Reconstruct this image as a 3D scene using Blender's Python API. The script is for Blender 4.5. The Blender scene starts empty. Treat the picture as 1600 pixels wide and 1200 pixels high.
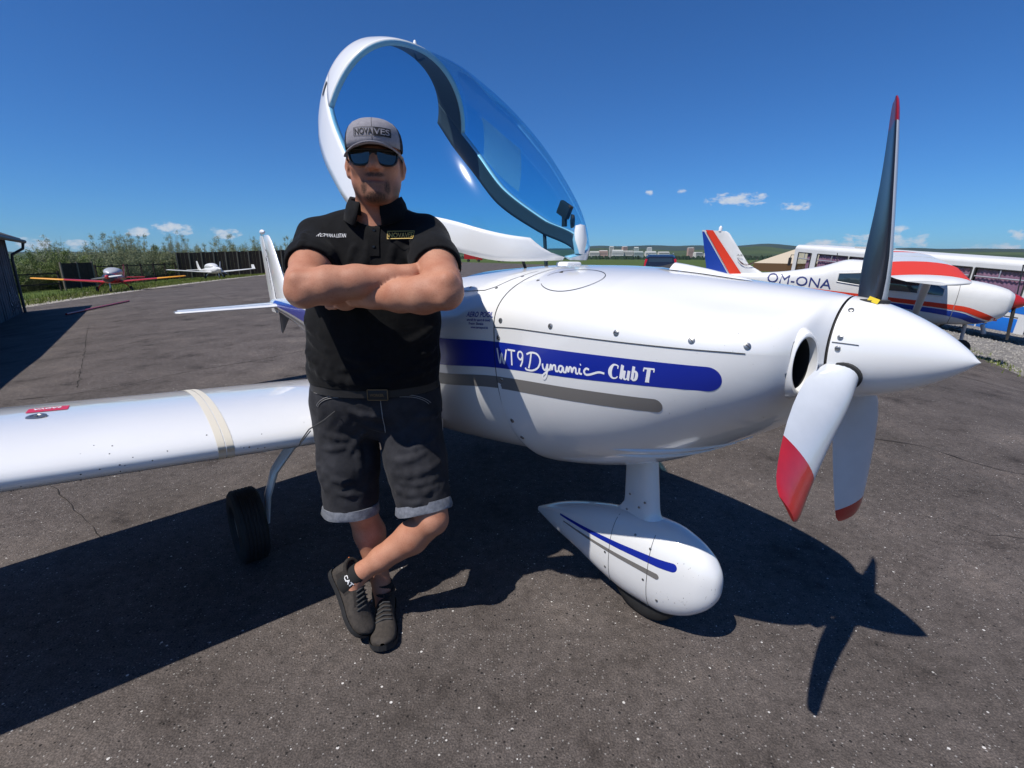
import bpy, bmesh, math, random
import numpy as np
from mathutils import Vector, Matrix, Euler

S = bpy.context.scene
COL = S.collection
R = math.radians
random.seed(7)
RNG = np.random.default_rng(7)

# ------------------------------------------------------------------ camera
cam_d = bpy.data.cameras.new("camera"); cam = bpy.data.objects.new("camera", cam_d); COL.objects.link(cam)
cam_d.sensor_width = 36.0; cam_d.lens = 36.0 * 760 / 1600
cam_d.clip_start = 0.05; cam_d.clip_end = 30000
cam.location = (0, 0, 1.40)
cam.rotation_euler = (math.pi / 2 - math.atan(197 / 760.0), 0, 0)
S.camera = cam

# ------------------------------------------------------------------ sky, sun, exposure
SUN_TRAVEL = Vector((0.452, 0.408, -1.0)).normalized()
to_sun = -SUN_TRAVEL
sun_el = math.asin(to_sun.z)
sun_az = math.atan2(to_sun.x, to_sun.y)          # clockwise from +Y
world = bpy.data.worlds.new("World"); S.world = world; world.use_nodes = True
wn = world.node_tree.nodes; wl = world.node_tree.links
bg = wn["Background"]; wout = wn["World Output"]
sky = wn.new("ShaderNodeTexSky"); sky.sky_type = 'NISHITA'; sky.sun_disc = False
sky.sun_elevation = sun_el; sky.sun_rotation = sun_az
sky.altitude = 600; sky.air_density = 1.0; sky.dust_density = 0.0; sky.ozone_density = 3.0
hs = wn.new("ShaderNodeHueSaturation"); hs.inputs["Saturation"].default_value = 1.0
tint = wn.new("ShaderNodeMix"); tint.data_type = 'RGBA'; tint.blend_type = 'MULTIPLY'; tint.inputs[0].default_value = 1.0; tint.inputs[7].default_value = (0.25, 0.57, 0.98, 1)
wl.new(sky.outputs[0], tint.inputs[6]); wl.new(tint.outputs[2], hs.inputs["Color"])
# small fair-weather clouds close to the horizon
tc = wn.new("ShaderNodeTexCoord")
sep = wn.new("ShaderNodeSeparateXYZ"); wl.new(tc.outputs["Generated"], sep.inputs[0])
def wmath(op, a, b=None, clamp=False):
    n = wn.new("ShaderNodeMath"); n.operation = op; n.use_clamp = clamp
    for i, v in enumerate((a, b)):
        if v is None: continue
        if hasattr(v, "links") or hasattr(v, "is_linked"): wl.new(v, n.inputs[i])
        else: n.inputs[i].default_value = v
    return n.outputs[0]
az = wmath('ARCTAN2', sep.outputs[0], sep.outputs[1]); elv = sep.outputs[2]
comb = wn.new("ShaderNodeCombineXYZ")
wl.new(wmath('MULTIPLY', az, 26.0), comb.inputs[0]); wl.new(wmath('MULTIPLY', elv, 48.0), comb.inputs[1])
cn = wn.new("ShaderNodeTexNoise"); cn.inputs["Scale"].default_value = 2.0; cn.inputs["Detail"].default_value = 8; cn.inputs["Roughness"].default_value = 0.62
wl.new(comb.outputs[0], cn.inputs["Vector"])
puff = wmath('MULTIPLY_ADD', cn.outputs[0], 3.2); puff.node.inputs[2].default_value = -1.75
best = None
CLOUDS = [(0.4109, 0.0995, 0.058, 0.0135), (0.5048, 0.0849, 0.030, 0.008), (0.6328, 0.026, 0.062, 0.015), (0.5552, 0.022, 0.046, 0.010), (0.7687, 0.006, 0.05, 0.016), (-0.5854, 0.0475, 0.032, 0.012), (-0.7558, 0.0187, 0.022, 0.015), (-0.7105, 0.0195, 0.016, 0.008), (0.2592, 0.1180, 0.010, 0.0055), (0.3157, 0.1182, 0.010, 0.006), (0.6497, 0.0435, 0.014, 0.008),
          (-0.5154, 0.0392, 0.026, 0.011), (0.7826, 0.032, 0.012, 0.008), (-0.6341, 0.0402, 0.016, 0.009), (1.3, 0.08, 0.10, 0.02), (-1.4, 0.07, 0.12, 0.02), (2.4, 0.06, 0.12, 0.02), (-2.5, 0.07, 0.14, 0.02)]
ang = wn.new("ShaderNodeCombineXYZ"); wl.new(az, ang.inputs[0]); wl.new(elv, ang.inputs[1])
for a0c, e0c, sa, se in CLOUDS:
    v1 = wn.new("ShaderNodeVectorMath"); v1.operation = 'MULTIPLY_ADD'; wl.new(ang.outputs[0], v1.inputs[0]); v1.inputs[1].default_value = (1 / sa, 1 / se, 0); v1.inputs[2].default_value = (-a0c / sa, -e0c / se, 0)
    v2 = wn.new("ShaderNodeVectorMath"); v2.operation = 'LENGTH'; wl.new(v1.outputs[0], v2.inputs[0]); v = v2.outputs["Value"]
    best = v if best is None else wmath('MINIMUM', best, v)
best = wmath('SUBTRACT', 1.0, wmath('MULTIPLY', best, best))
def wramp(v, pts):
    n = wn.new("ShaderNodeValToRGB"); el = n.color_ramp.elements
    while len(el) < len(pts): el.new(0.5)
    for e, (q, c) in zip(el, pts): e.position = q; e.color = (c, c, c, 1)
    wl.new(v, n.inputs[0]); return n.outputs[0]
cden = wramp(wmath('ADD', wmath('MULTIPLY', wmath('MAXIMUM', best, -1.0), 0.75), puff), [(0.0, 0), (0.05, 0.0), (0.55, 0.72), (1.0, 0.92)])
cmix = wn.new("ShaderNodeMix"); cmix.data_type = 'RGBA'
wl.new(cden, cmix.inputs[0]); wl.new(hs.outputs[0], cmix.inputs[6]); cmix.inputs[7].default_value = (6.4, 6.8, 7.4, 1)
wl.new(cmix.outputs[2], bg.inputs[0]); bg.inputs[1].default_value = 0.105

sun_d = bpy.data.lights.new("sun", 'SUN'); sun_o = bpy.data.objects.new("sun", sun_d); COL.objects.link(sun_o)
sun_d.energy = 5.0; sun_d.angle = R(0.53); sun_d.color = (1.0, 0.955, 0.89)
sun_o.rotation_euler = SUN_TRAVEL.to_track_quat('-Z', 'Y').to_euler(); sun_o.location = (-8, -8, 20)

S.view_settings.view_transform = 'Standard'; S.view_settings.look = 'None'
S.view_settings.exposure = 0.0; S.view_settings.gamma = 1.0
S.render.engine = 'CYCLES'; S.cycles.max_bounces = 6; S.cycles.diffuse_bounces = 3; S.cycles.glossy_bounces = 3; S.cycles.transparent_max_bounces = 24
S.cycles.use_denoising = True; S.cycles.use_adaptive_sampling = True; S.cycles.adaptive_threshold = 0.02; S.cycles.sample_clamp_indirect = 6.0

# ------------------------------------------------------------------ helpers
MATS = {}
def nd(nt, t, **kw):
    n = nt.nodes.new(t)
    for k, v in kw.items(): setattr(n, k, v)
    return n
def pm(name, col, rough=0.5, metal=0.0, coat=0.0, spec=0.5, var=None, bump=None, col2=None, trans=0.0, sheen=0.0, sss=0.0, coords="Object"):
    """Principled material with optional colour variation var=(scale, amount) and bump=(scale, strength, distance)."""
    m = bpy.data.materials.new(name); m.use_nodes = True; nt = m.node_tree; b = nt.nodes["Principled BSDF"]
    b.inputs["Base Color"].default_value = (*col, 1); b.inputs["Roughness"].default_value = rough
    b.inputs["Metallic"].default_value = metal; b.inputs["Coat Weight"].default_value = coat; b.inputs["Coat Roughness"].default_value = 0.05
    b.inputs["Specular IOR Level"].default_value = spec; b.inputs["Transmission Weight"].default_value = trans
    b.inputs["Sheen Weight"].default_value = sheen
    t = None
    if var or bump: t = nd(nt, "ShaderNodeTexCoord")
    if var:
        n = nd(nt, "ShaderNodeTexNoise"); n.inputs["Scale"].default_value = var[0]; n.inputs["Detail"].default_value = 6; n.inputs["Roughness"].default_value = 0.62
        nt.links.new(t.outputs[coords], n.inputs["Vector"])
        r = nd(nt, "ShaderNodeValToRGB"); e = r.color_ramp.elements
        a = var[1]; c2 = col2 if col2 else tuple(max(0, c * (1 - a)) for c in col)
        e[0].position = 0.32; e[0].color = (*c2, 1); e[1].position = 0.66; e[1].color = (*col, 1)
        nt.links.new(n.outputs[0], r.inputs[0]); nt.links.new(r.outputs[0], b.inputs["Base Color"])
    if bump:
        n = nd(nt, "ShaderNodeTexNoise"); n.inputs["Scale"].default_value = bump[0]; n.inputs["Detail"].default_value = 4
        nt.links.new(t.outputs[coords], n.inputs["Vector"])
        bp = nd(nt, "ShaderNodeBump"); bp.inputs["Strength"].default_value = bump[1]; bp.inputs["Distance"].default_value = bump[2] if len(bump) > 2 else 0.01
        nt.links.new(n.outputs[0], bp.inputs["Height"]); nt.links.new(bp.outputs[0], b.inputs["Normal"])
    MATS[name] = m
    return m
def mesh_data(name, verts, faces, mats, smooth=True, angle=35, fmat=None):
    me = bpy.data.meshes.new(name); me.from_pydata([tuple(map(float, v)) for v in verts], [], [tuple(map(int, f)) for f in faces])
    for m in (mats if isinstance(mats, (list, tuple)) else [mats]): me.materials.append(m)
    if fmat is not None: me.polygons.foreach_set("material_index", np.asarray(fmat, dtype=np.int32))
    if smooth:
        me.polygons.foreach_set("use_smooth", [True] * len(me.polygons))
        if angle: me.set_sharp_from_angle(angle=R(angle))
    me.update(); return me
def put(name, me, parent=None, loc=None, rot=None, scale=None):
    o = bpy.data.objects.new(name, me); COL.objects.link(o)
    if parent: o.parent = parent
    if loc is not None: o.location = loc
    if rot is not None: o.rotation_euler = rot
    if scale is not None: o.scale = scale
    return o
def obj(name, verts, faces, mats, parent=None, smooth=True, angle=35, fmat=None, **kw):
    return put(name, mesh_data(name, verts, faces, mats, smooth, angle, fmat), parent, **kw)
def tag(o, label=None, cat=None, group=None, kind=None):
    if label: o["label"] = label
    if cat: o["category"] = cat
    if group: o["group"] = group
    if kind: o["kind"] = kind
    return o
def empty(name, loc, rot=(0, 0, 0)):
    o = bpy.data.objects.new(name, None); COL.objects.link(o); o.location = loc; o.rotation_euler = rot; o.empty_display_size = 0.2
    return o
def fix_normals(o):
    bm = bmesh.new(); bm.from_mesh(o.data); bmesh.ops.recalc_face_normals(bm, faces=bm.faces); bm.to_mesh(o.data); bm.free(); return o
def loft(rings, closed=True, cap0=True, cap1=True):
    n = len(rings[0]); V = [v for r in rings for v in r]; Fc = []
    for i in range(len(rings) - 1):
        for j in range(n if closed else n - 1):
            a = i * n + j; b = i * n + (j + 1) % n
            Fc.append((a, b, b + n, a + n))
    if cap0: Fc.append(tuple(range(n - 1, -1, -1)))
    if cap1: Fc.append(tuple((len(rings) - 1) * n + k for k in range(n)))
    return V, Fc
def tube(path, rad, n=10, cap=True, flat=None):
    """Tube along a 3-D path; rad a number or one per point; flat=(ku,kv) squashes the section."""
    P = [Vector(p) for p in path]; rs = [rad] * len(P) if not hasattr(rad, "__len__") else rad
    rings = []; up = None
    for i, p in enumerate(P):
        t = (P[min(i + 1, len(P) - 1)] - P[max(i - 1, 0)]).normalized()
        if up is None: up = Vector((0, 0, 1)) if abs(t.z) < 0.9 else Vector((1, 0, 0))
        s = t.cross(up).normalized(); up = s.cross(t).normalized()
        ku, kv = flat if flat else (1, 1)
        rings.append([tuple(p + s * (rs[i] * ku * math.cos(2 * math.pi * k / n)) + up * (rs[i] * kv * math.sin(2 * math.pi * k / n))) for k in range(n)])
    return loft(rings, True, cap, cap)
def join(*parts):
    V = []; Fc = []
    for v, f in parts:
        o = len(V); V += list(v); Fc += [tuple(i + o for i in q) for q in f]
    return V, Fc
def box(x0, x1, y0, y1, z0, z1):
    V = [(x0, y0, z0), (x1, y0, z0), (x1, y1, z0), (x0, y1, z0), (x0, y0, z1), (x1, y0, z1), (x1, y1, z1), (x0, y1, z1)]
    return V, [(0, 3, 2, 1), (4, 5, 6, 7), (0, 1, 5, 4), (1, 2, 6, 5), (2, 3, 7, 6), (3, 0, 4, 7)]
def bbox_bevel(x0, x1, y0, y1, z0, z1, bev=0.02, seg=2):
    bm = bmesh.new(); v, f = box(x0, x1, y0, y1, z0, z1)
    vs = [bm.verts.new(p) for p in v]; [bm.faces.new([vs[i] for i in q]) for q in f]
    bmesh.ops.bevel(bm, geom=bm.edges[:], offset=bev, segments=seg, affect='EDGES', profile=0.6)
    bm.verts.index_update(); V = [tuple(p.co) for p in bm.verts]; Fc = [tuple(q.index for q in fa.verts) for fa in bm.faces]; bm.free()
    return V, Fc
def lathe(profile, n=32, axis='x', center=(0, 0, 0)):
    """Revolve (a, r) pairs about an axis."""
    rings = []
    for a, r in profile:
        ring = []
        for k in range(n):
            c, s = math.cos(2 * math.pi * k / n) * r, math.sin(2 * math.pi * k / n) * r
            p = {'x': (a, c, s), 'y': (c, a, s), 'z': (c, s, a)}[axis]
            ring.append(tuple(p[i] + center[i] for i in range(3)))
        rings.append(ring)
    return loft(rings)
def xf(vf, M):
    v, f = vf; return [tuple(M @ Vector(p)) for p in v], f
def pchip(xs, ys, x):
    xs = np.asarray(xs, float); ys = np.asarray(ys, float); o = np.argsort(xs); xs = xs[o]; ys = ys[o]
    h = np.diff(xs); d = np.diff(ys) / h; m = np.zeros(len(xs)); m[0] = d[0]; m[-1] = d[-1]
    for i in range(1, len(xs) - 1):
        if d[i - 1] * d[i] > 0:
            w1 = 2 * h[i] + h[i - 1]; w2 = h[i] + 2 * h[i - 1]; m[i] = (w1 + w2) / (w1 / d[i - 1] + w2 / d[i])
    x = np.clip(np.asarray(x, float), xs[0], xs[-1]); i = np.clip(np.searchsorted(xs, x) - 1, 0, len(xs) - 2); t = (x - xs[i]) / h[i]
    return (1 + 2 * t) * (1 - t) ** 2 * ys[i] + t * (1 - t) ** 2 * h[i] * m[i] + t * t * (3 - 2 * t) * ys[i + 1] + t * t * (t - 1) * h[i] * m[i + 1]
def naca(n=20, thick=0.13, camber=0.02):
    """Closed aerofoil outline, chord 0 (leading edge) .. 1, upper then lower."""
    pts = []
    for k in range(n + 1):
        b = math.pi * k / n; x = (1 + math.cos(b)) / 2
        pts.append((x, +1))
    for k in range(1, n):
        b = math.pi * k / n; x = (1 - math.cos(b)) / 2
        pts.append((x, -1))
    out = []
    for x, s in pts:
        y = 5 * thick * (0.2969 * math.sqrt(x) - 0.1260 * x - 0.3516 * x * x + 0.2843 * x ** 3 - 0.1015 * x ** 4)
        yc = camber * 4 * x * (1 - x) if x < 1 else 0
        out.append((x, yc + s * max(y, 0.002)))
    return out
def text2d(s, size=1.0, shear=0.0, bold=0.0, spacing=1.0):
    """Flat lettering as (verts2d, faces) from the built-in font."""
    c = bpy.data.curves.new("lettering_curve", 'FONT'); c.body = s; c.size = size; c.shear = shear; c.offset = bold; c.resolution_u = 3; c.space_character = spacing
    o = bpy.data.objects.new("lettering_tmp", c); COL.objects.link(o)
    dg = bpy.context.evaluated_depsgraph_get(); me = bpy.data.meshes.new_from_object(o.evaluated_get(dg))
    V = [(v.co.x, v.co.y) for v in me.vertices]; Fc = [tuple(p.vertices) for p in me.polygons]
    bpy.data.objects.remove(o); bpy.data.curves.remove(c); bpy.data.meshes.remove(me)
    return V, Fc
def strokes2d(strokes, w=0.05, seg=6):
    """Ribbon lettering: each stroke a list of (x, y[, width]) smoothed by Catmull-Rom."""
    V = []; Fc = []
    for st in strokes:
        P = [(p[0], p[1], p[2] if len(p) > 2 else w) for p in st]; pts = []
        if len(P) == 2: pts = [P[0], P[1]]
        else:
            for i in range(len(P) - 1):
                p0, p1, p2, p3 = P[max(i - 1, 0)], P[i], P[i + 1], P[min(i + 2, len(P) - 1)]
                for k in range(seg):
                    t = k / seg
                    pts.append(tuple(0.5 * (2 * p1[j] + (p2[j] - p0[j]) * t + (2 * p0[j] - 5 * p1[j] + 4 * p2[j] - p3[j]) * t * t + (3 * p1[j] - p0[j] - 3 * p2[j] + p3[j]) * t ** 3) for j in range(3)))
            pts.append(P[-1])
        o = len(V)
        for i, p in enumerate(pts):
            a = pts[max(i - 1, 0)]; b = pts[min(i + 1, len(pts) - 1)]; dx, dy = b[0] - a[0], b[1] - a[1]; L = math.hypot(dx, dy) or 1
            nx, ny = -dy / L * p[2] / 2, dx / L * p[2] / 2
            V += [(p[0] + nx, p[1] + ny), (p[0] - nx, p[1] - ny)]
        for i in range(len(pts) - 1): Fc.append((o + 2 * i, o + 2 * i + 1, o + 2 * i + 3, o + 2 * i + 2))
    return V, Fc
def mapped(name, vf, fn, mat, parent, **kw):
    v, f = vf; return obj(name, [fn(*p) for p in v], f, mat, parent, smooth=False, **kw)

# ------------------------------------------------------------------ terrain height: the apron is crowned and falls away to both sides
def gz(x, y=0):
    t = max(0.0, abs(x) - 2.2); c, lim = (0.15, 2.4) if x > 0 else (0.055, 1.5)
    return -lim * math.tanh(c * t * t / max(y, 8.0) / lim)
# ------------------------------------------------------------------ ground materials
def asphalt_material():
    m = bpy.data.materials.new("asphalt"); m.use_nodes = True; nt = m.node_tree; b = nt.nodes["Principled BSDF"]; L = nt.links
    t = nd(nt, "ShaderNodeTexCoord")
    def noise(s, d=5, r=0.6):
        n = nd(nt, "ShaderNodeTexNoise"); n.inputs["Scale"].default_value = s; n.inputs["Detail"].default_value = d; n.inputs["Roughness"].default_value = r
        L.new(t.outputs["Object"], n.inputs["Vector"]); return n.outputs[0]
    def ramp(v, pts):
        n = nd(nt, "ShaderNodeValToRGB"); e = n.color_ramp.elements
        while len(e) < len(pts): e.new(0.5)
        for q, (p, c) in zip(e, pts): q.position = p; q.color = (*c, 1)
        L.new(v, n.inputs[0]); return n.outputs[0]
    def mix(f, a, c, mode='MIX'):
        n = nd(nt, "ShaderNodeMix"); n.data_type = 'RGBA'; n.blend_type = mode
        for s, v in ((0, f), (6, a), (7, c)):
            if hasattr(v, "is_linked"): L.new(v, n.inputs[s])
            else: n.inputs[s].default_value = v if s == 0 else (*v, 1)
        return n.outputs[2]
    base = ramp(noise(0.42, 7, 0.70), [(0.34, (0.078, 0.067, 0.060)), (0.52, (0.101, 0.086, 0.078)), (0.72, (0.134, 0.115, 0.104))])
    grain = ramp(noise(170, 3, 0.7), [(0.28, (0.36, 0.36, 0.36)), (0.5, (0.96, 0.96, 0.96)), (0.72, (1.75, 1.7, 1.64))])
    c = mix(1.0, base, grain, 'MULTIPLY')
    mid = ramp(noise(24, 4, 0.7), [(0.34, (0.72, 0.72, 0.72)), (0.62, (1.14, 1.14, 1.14))])
    c = mix(1.0, c, mid, 'MULTIPLY')
    def flecks(scale, thr, dens, col, c):
        v = nd(nt, "ShaderNodeTexVoronoi"); v.inputs["Scale"].default_value = scale; L.new(t.outputs["Object"], v.inputs["Vector"])
        s = nd(nt, "ShaderNodeSeparateColor"); L.new(v.outputs["Color"], s.inputs[0])
        sz = nd(nt, "ShaderNodeMath", operation='MULTIPLY_ADD'); L.new(s.outputs[1], sz.inputs[0]); sz.inputs[1].default_value = thr; sz.inputs[2].default_value = thr * 0.35
        a = nd(nt, "ShaderNodeMath", operation='LESS_THAN'); L.new(v.outputs["Distance"], a.inputs[0]); L.new(sz.outputs[0], a.inputs[1])
        k = nd(nt, "ShaderNodeMath", operation='LESS_THAN'); L.new(s.outputs[0], k.inputs[0]); k.inputs[1].default_value = dens
        q = nd(nt, "ShaderNodeMath", operation='MULTIPLY'); L.new(a.outputs[0], q.inputs[0]); L.new(k.outputs[0], q.inputs[1])
        return mix(q.outputs[0], c, col), q.outputs[0]
    c, _ = flecks(125, 0.30, 0.12, (0.28, 0.265, 0.25), c)
    c, _ = flecks(66, 0.24, 0.020, (0.60, 0.58, 0.55), c)
    c, _ = flecks(85, 0.30, 0.12, (0.02, 0.018, 0.017), c)
    stain = ramp(noise(1.7, 7, 0.72), [(0.32, (0.42, 0.40, 0.39)), (0.43, (0.90, 0.89, 0.88)), (0.55, (1, 1, 1)), (0.74, (1.26, 1.22, 1.17))])
    c = mix(1.0, c, stain, 'MULTIPLY')
    L.new(c, b.inputs["Base Color"]); b.inputs["Roughness"].default_value = 0.88; b.inputs["Specular IOR Level"].default_value = 0.25
    bp = nd(nt, "ShaderNodeBump"); bp.inputs["Strength"].default_value = 0.55; bp.inputs["Distance"].default_value = 0.004
    v = nd(nt, "ShaderNodeTexVoronoi"); v.inputs["Scale"].default_value = 130; L.new(t.outputs["Object"], v.inputs["Vector"])
    L.new(v.outputs["Distance"], bp.inputs["Height"]); L.new(bp.outputs[0], b.inputs["Normal"])
    return m
M_ASPH = asphalt_material()
M_FIELD = pm("field_grass", (0.085, 0.120, 0.030), 0.95, var=(0.05, 0.45), col2=(0.055, 0.085, 0.022), spec=0.1)
M_GRAVEL = pm("gravel", (0.30, 0.28, 0.255), 0.95, var=(7.0, 0.5), col2=(0.13, 0.12, 0.11), spec=0.15, bump=(22, 1.0, 0.05))
M_SOIL = pm("dry_soil", (0.36, 0.32, 0.25), 0.95, var=(0.9, 0.5), col2=(0.16, 0.15, 0.075), spec=0.1, bump=(9, 0.8, 0.05))
M_CRACK = pm("crack_filling", (0.034, 0.030, 0.027), 0.95, spec=0.1)

def grid_sheet(name, xs_fn, ys, nx, zoff, mat, zf=None):
    V = []; Fc = []
    for y in ys:
        x0, x1 = xs_fn(y)
        for k in range(nx + 1):
            x = x0 + (x1 - x0) * k / nx; V.append((x, y, (zf(x, y) if zf else gz(x, y)) + zoff))
    for j in range(len(ys) - 1):
        for k in range(nx):
            a = j * (nx + 1) + k; Fc.append((a, a + 1, a + nx + 2, a + nx + 1))
    return tag(obj(name, V, Fc, mat), kind="structure")
# field: one sheet to the horizon, denser near the place
def spread(a, n, far):
    s = np.sinh(np.linspace(-a, a, n)); return s / s[-1] * far
gx = np.concatenate([np.linspace(-9000, -70, 14)[:-1], np.linspace(-70, 70, 141), np.linspace(70, 9000, 14)[1:]])
gy = np.concatenate([np.linspace(-3000, -30, 8)[:-1], np.linspace(-30, 200, 154), np.geomspace(200, 9000, 14)[1:]])
V = [(x, y, gz(x, y) - 0.07) for y in gy for x in gx]; nxg = len(gx)
Fc = [(j * nxg + i, j * nxg + i + 1, (j + 1) * nxg + i + 1, (j + 1) * nxg + i) for j in range(len(gy) - 1) for i in range(nxg - 1)]
field = tag(obj("field", V, Fc, M_FIELD), kind="structure")
def apron_edges(y):
    xl = float(np.interp(y, [-20, 18, 23, 29, 42, 60, 115], [-23, -23, -23.2, -24.9, -27.6, -30.3, -36]))
    xr = float(np.interp(y, [-20, 1, 5, 10.1, 14.8, 22, 40, 70, 115], [7, 7.0, 8.2, 10.9, 13.5, 17.5, 24, 26, 6]))
    return xl, xr
ay = list(np.arange(-20, 24, 1.0)) + list(np.arange(24, 116, 2.3))
apron = grid_sheet("apron", apron_edges, ay, 70, 0.0, M_ASPH)
grid_sheet("taxiway", lambda y: (-36, float(np.interp(y, [115, 300], [6, -60]))), list(np.arange(115, 301, 18.5)), 20, -0.03, M_ASPH)
grid_sheet("gravel_yard", lambda y: (apron_edges(y)[1] - 0.35, apron_edges(y)[1] + 26), list(np.arange(-6, 45, 1.5)), 40, -0.02, M_GRAVEL)
grid_sheet("verge", lambda y: (apron_edges(y)[0] - 5.0, apron_edges(y)[0] + 0.25), list(np.arange(16, 95, 1.5)), 16, -0.018, M_SOIL)

def crack(pts, w):
    """A jagged open joint in the paving."""
    P = []
    for (x0, y0), (x1, y1) in zip(pts[:-1], pts[1:]):
        n = max(2, int(math.hypot(x1 - x0, y1 - y0) / 0.10))
        for k in range(n):
            t = k / n; L = math.hypot(x1 - x0, y1 - y0); j = random.gauss(0, 0.010)
            P.append((x0 + (x1 - x0) * t - (y1 - y0) / L * j, y0 + (y1 - y0) * t + (x1 - x0) / L * j))
    P.append(pts[-1]); V = []; Fc = []
    for i, p in enumerate(P):
        a = P[max(i - 1, 0)]; b = P[min(i + 1, len(P) - 1)]; dx, dy = b[0] - a[0], b[1] - a[1]; L = math.hypot(dx, dy) or 1
        ww = .6 * w * random.uniform(0.2, 1.0) * (1 if 0 < i < len(P) - 1 else 0.15)
        V += [(p[0] - dy / L * ww, p[1] + dx / L * ww, gz(p[0], p[1]) + 0.004), (p[0] + dy / L * ww, p[1] - dx / L * ww, gz(p[0], p[1]) + 0.004)]
    for i in range(len(P) - 1): Fc.append((2 * i, 2 * i + 1, 2 * i + 3, 2 * i + 2))
    obj("crack", V, Fc, M_CRACK, apron, smooth=False)
for pts, w in [([(-5.31, 4.95), (-4.84, 5.12), (-4.49, 5.49), (-4.18, 6.18), (-3.64, 6.76), (-3.24, 7.57), (-2.2, 9.2), (-1.2, 11.0)], 0.016),
               ([(-7.41, 7.44), (-7.21, 8.16), (-7.04, 10.21), (-6.31, 12.64), (-5.6, 16)], 0.014),
               ([(-11.82, 13.58), (-9.1, 10.3), (-7.02, 7.84), (-5.01, 5.41)], 0.009),
               ([(-3.7, 3.55), (-3.25, 3.16), (-2.94, 2.84), (-2.58, 2.58), (-2.09, 2.21)], 0.005),
               ([(2.7, 3.8), (2.97, 3.65), (3.19, 3.54), (3.25, 3.33), (3.33, 3.2), (3.48, 3.04), (3.9, 2.9)], 0.012),
               ([(6.9, 8.3), (7.49, 7.81), (7.52, 7.3), (7.64, 7.03), (7.7, 6.2)], 0.02),
               ([(2.2, 2.5), (2.39, 2.4), (2.48, 2.27), (2.63, 2.22), (2.9, 2.2)], 0.004),
               ([(-19.2, 30.8), (-14.5, 24), (-12.06, 20.55), (-9.2, 17.62)], 0.03),
               ([(1.7, 1.0), (1.35, 1.06), (1.05, 0.98)], 0.003)]:
    crack(pts, w)
# ------------------------------------------------------------------ main aircraft materials
M_WHITE = pm("white_gelcoat", (0.80, 0.80, 0.79), 0.30, coat=1.0, var=(2.2, 0.045))
M_BLUE = pm("blue_film", (0.006, 0.022, 0.30), 0.28, coat=0.2)
M_GREYS = pm("grey_film", (0.175, 0.165, 0.155), 0.38)
M_LET = pm("white_film", (0.82, 0.82, 0.84), 0.4)
M_SEAM = pm("panel_gap", (0.03, 0.03, 0.03), 0.8)
M_STEEL = pm("screw_steel", (0.34, 0.34, 0.33), 0.38, metal=0.9)
M_BLACK = pm("black_rubber", (0.018, 0.018, 0.018), 0.75, var=(30, 0.5), bump=(60, 0.3, 0.003))
M_DARK = pm("dark_interior", (0.02, 0.02, 0.022), 0.7)
M_DUCT = pm("intake_duct", (0.012, 0.012, 0.012), 0.9)
M_TAPE = pm("yellowed_tape", (0.66, 0.61, 0.50), 0.5)
M_RED = pm("red_paint", (0.55, 0.012, 0.014), 0.3, coat=0.4, var=(9, 0.25))
M_BLADE = pm("blade_grey_white", (0.60, 0.63, 0.67), 0.3, coat=0.5, var=(6, 0.12))
M_BLADEB = pm("blade_black", (0.010, 0.013, 0.022), 0.32, coat=0.1)
M_SEAT = pm("seat_fabric", (0.05, 0.05, 0.055), 0.9)
M_GREYV = pm("ventral_grey", (0.16, 0.145, 0.125), 0.6)
M_TINTFRAME = pm("canopy_frame_paint", (0.80, 0.80, 0.79), 0.25, coat=0.4)
def canopy_glass():
    m = bpy.data.materials.new("canopy_glass"); m.use_nodes = True; nt = m.node_tree; nt.nodes.remove(nt.nodes["Principled BSDF"])
    out = nt.nodes["Material Output"]; tr = nd(nt, "ShaderNodeBsdfTransparent"); tr.inputs[0].default_value = (0.50, 0.79, 0.93, 1)
    gl = nd(nt, "ShaderNodeBsdfGlossy"); gl.inputs["Roughness"].default_value = 0.05; gl.inputs[0].default_value = (0.9, 0.95, 1, 1)
    lw = nd(nt, "ShaderNodeLayerWeight"); pw = nd(nt, "ShaderNodeMath", operation='POWER'); pw.inputs[1].default_value = 4.5; nt.links.new(lw.outputs["Facing"], pw.inputs[0]); fr = nd(nt, "ShaderNodeMath", operation='MULTIPLY_ADD'); fr.inputs[1].default_value = .55; fr.inputs[2].default_value = .04; nt.links.new(pw.outputs[0], fr.inputs[0]); mx = nd(nt, "ShaderNodeMixShader")
    nt.links.new(fr.outputs[0], mx.inputs[0]); nt.links.new(tr.outputs[0], mx.inputs[1]); nt.links.new(gl.outputs[0], mx.inputs[2])
    g2 = nd(nt, "ShaderNodeBsdfGlossy"); g2.inputs["Roughness"].default_value = 0.14; m2 = nd(nt, "ShaderNodeMixShader"); m2.inputs[0].default_value = .006; nt.links.new(mx.outputs[0], m2.inputs[1]); nt.links.new(g2.outputs[0], m2.inputs[2]); nt.links.new(m2.outputs[0], out.inputs[0])
    return m
M_GLASS = canopy_glass(); M_LINER = pm("frame_liner", (.055, .06, .07), .7)

PLANE = empty("light_aircraft", (0.55, 1.70, 0), (0, 0, R(-50.6)))
tag(PLANE, "white light aircraft with blue and grey stripes and raised blue tinted canopy", "aircraft")

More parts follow.
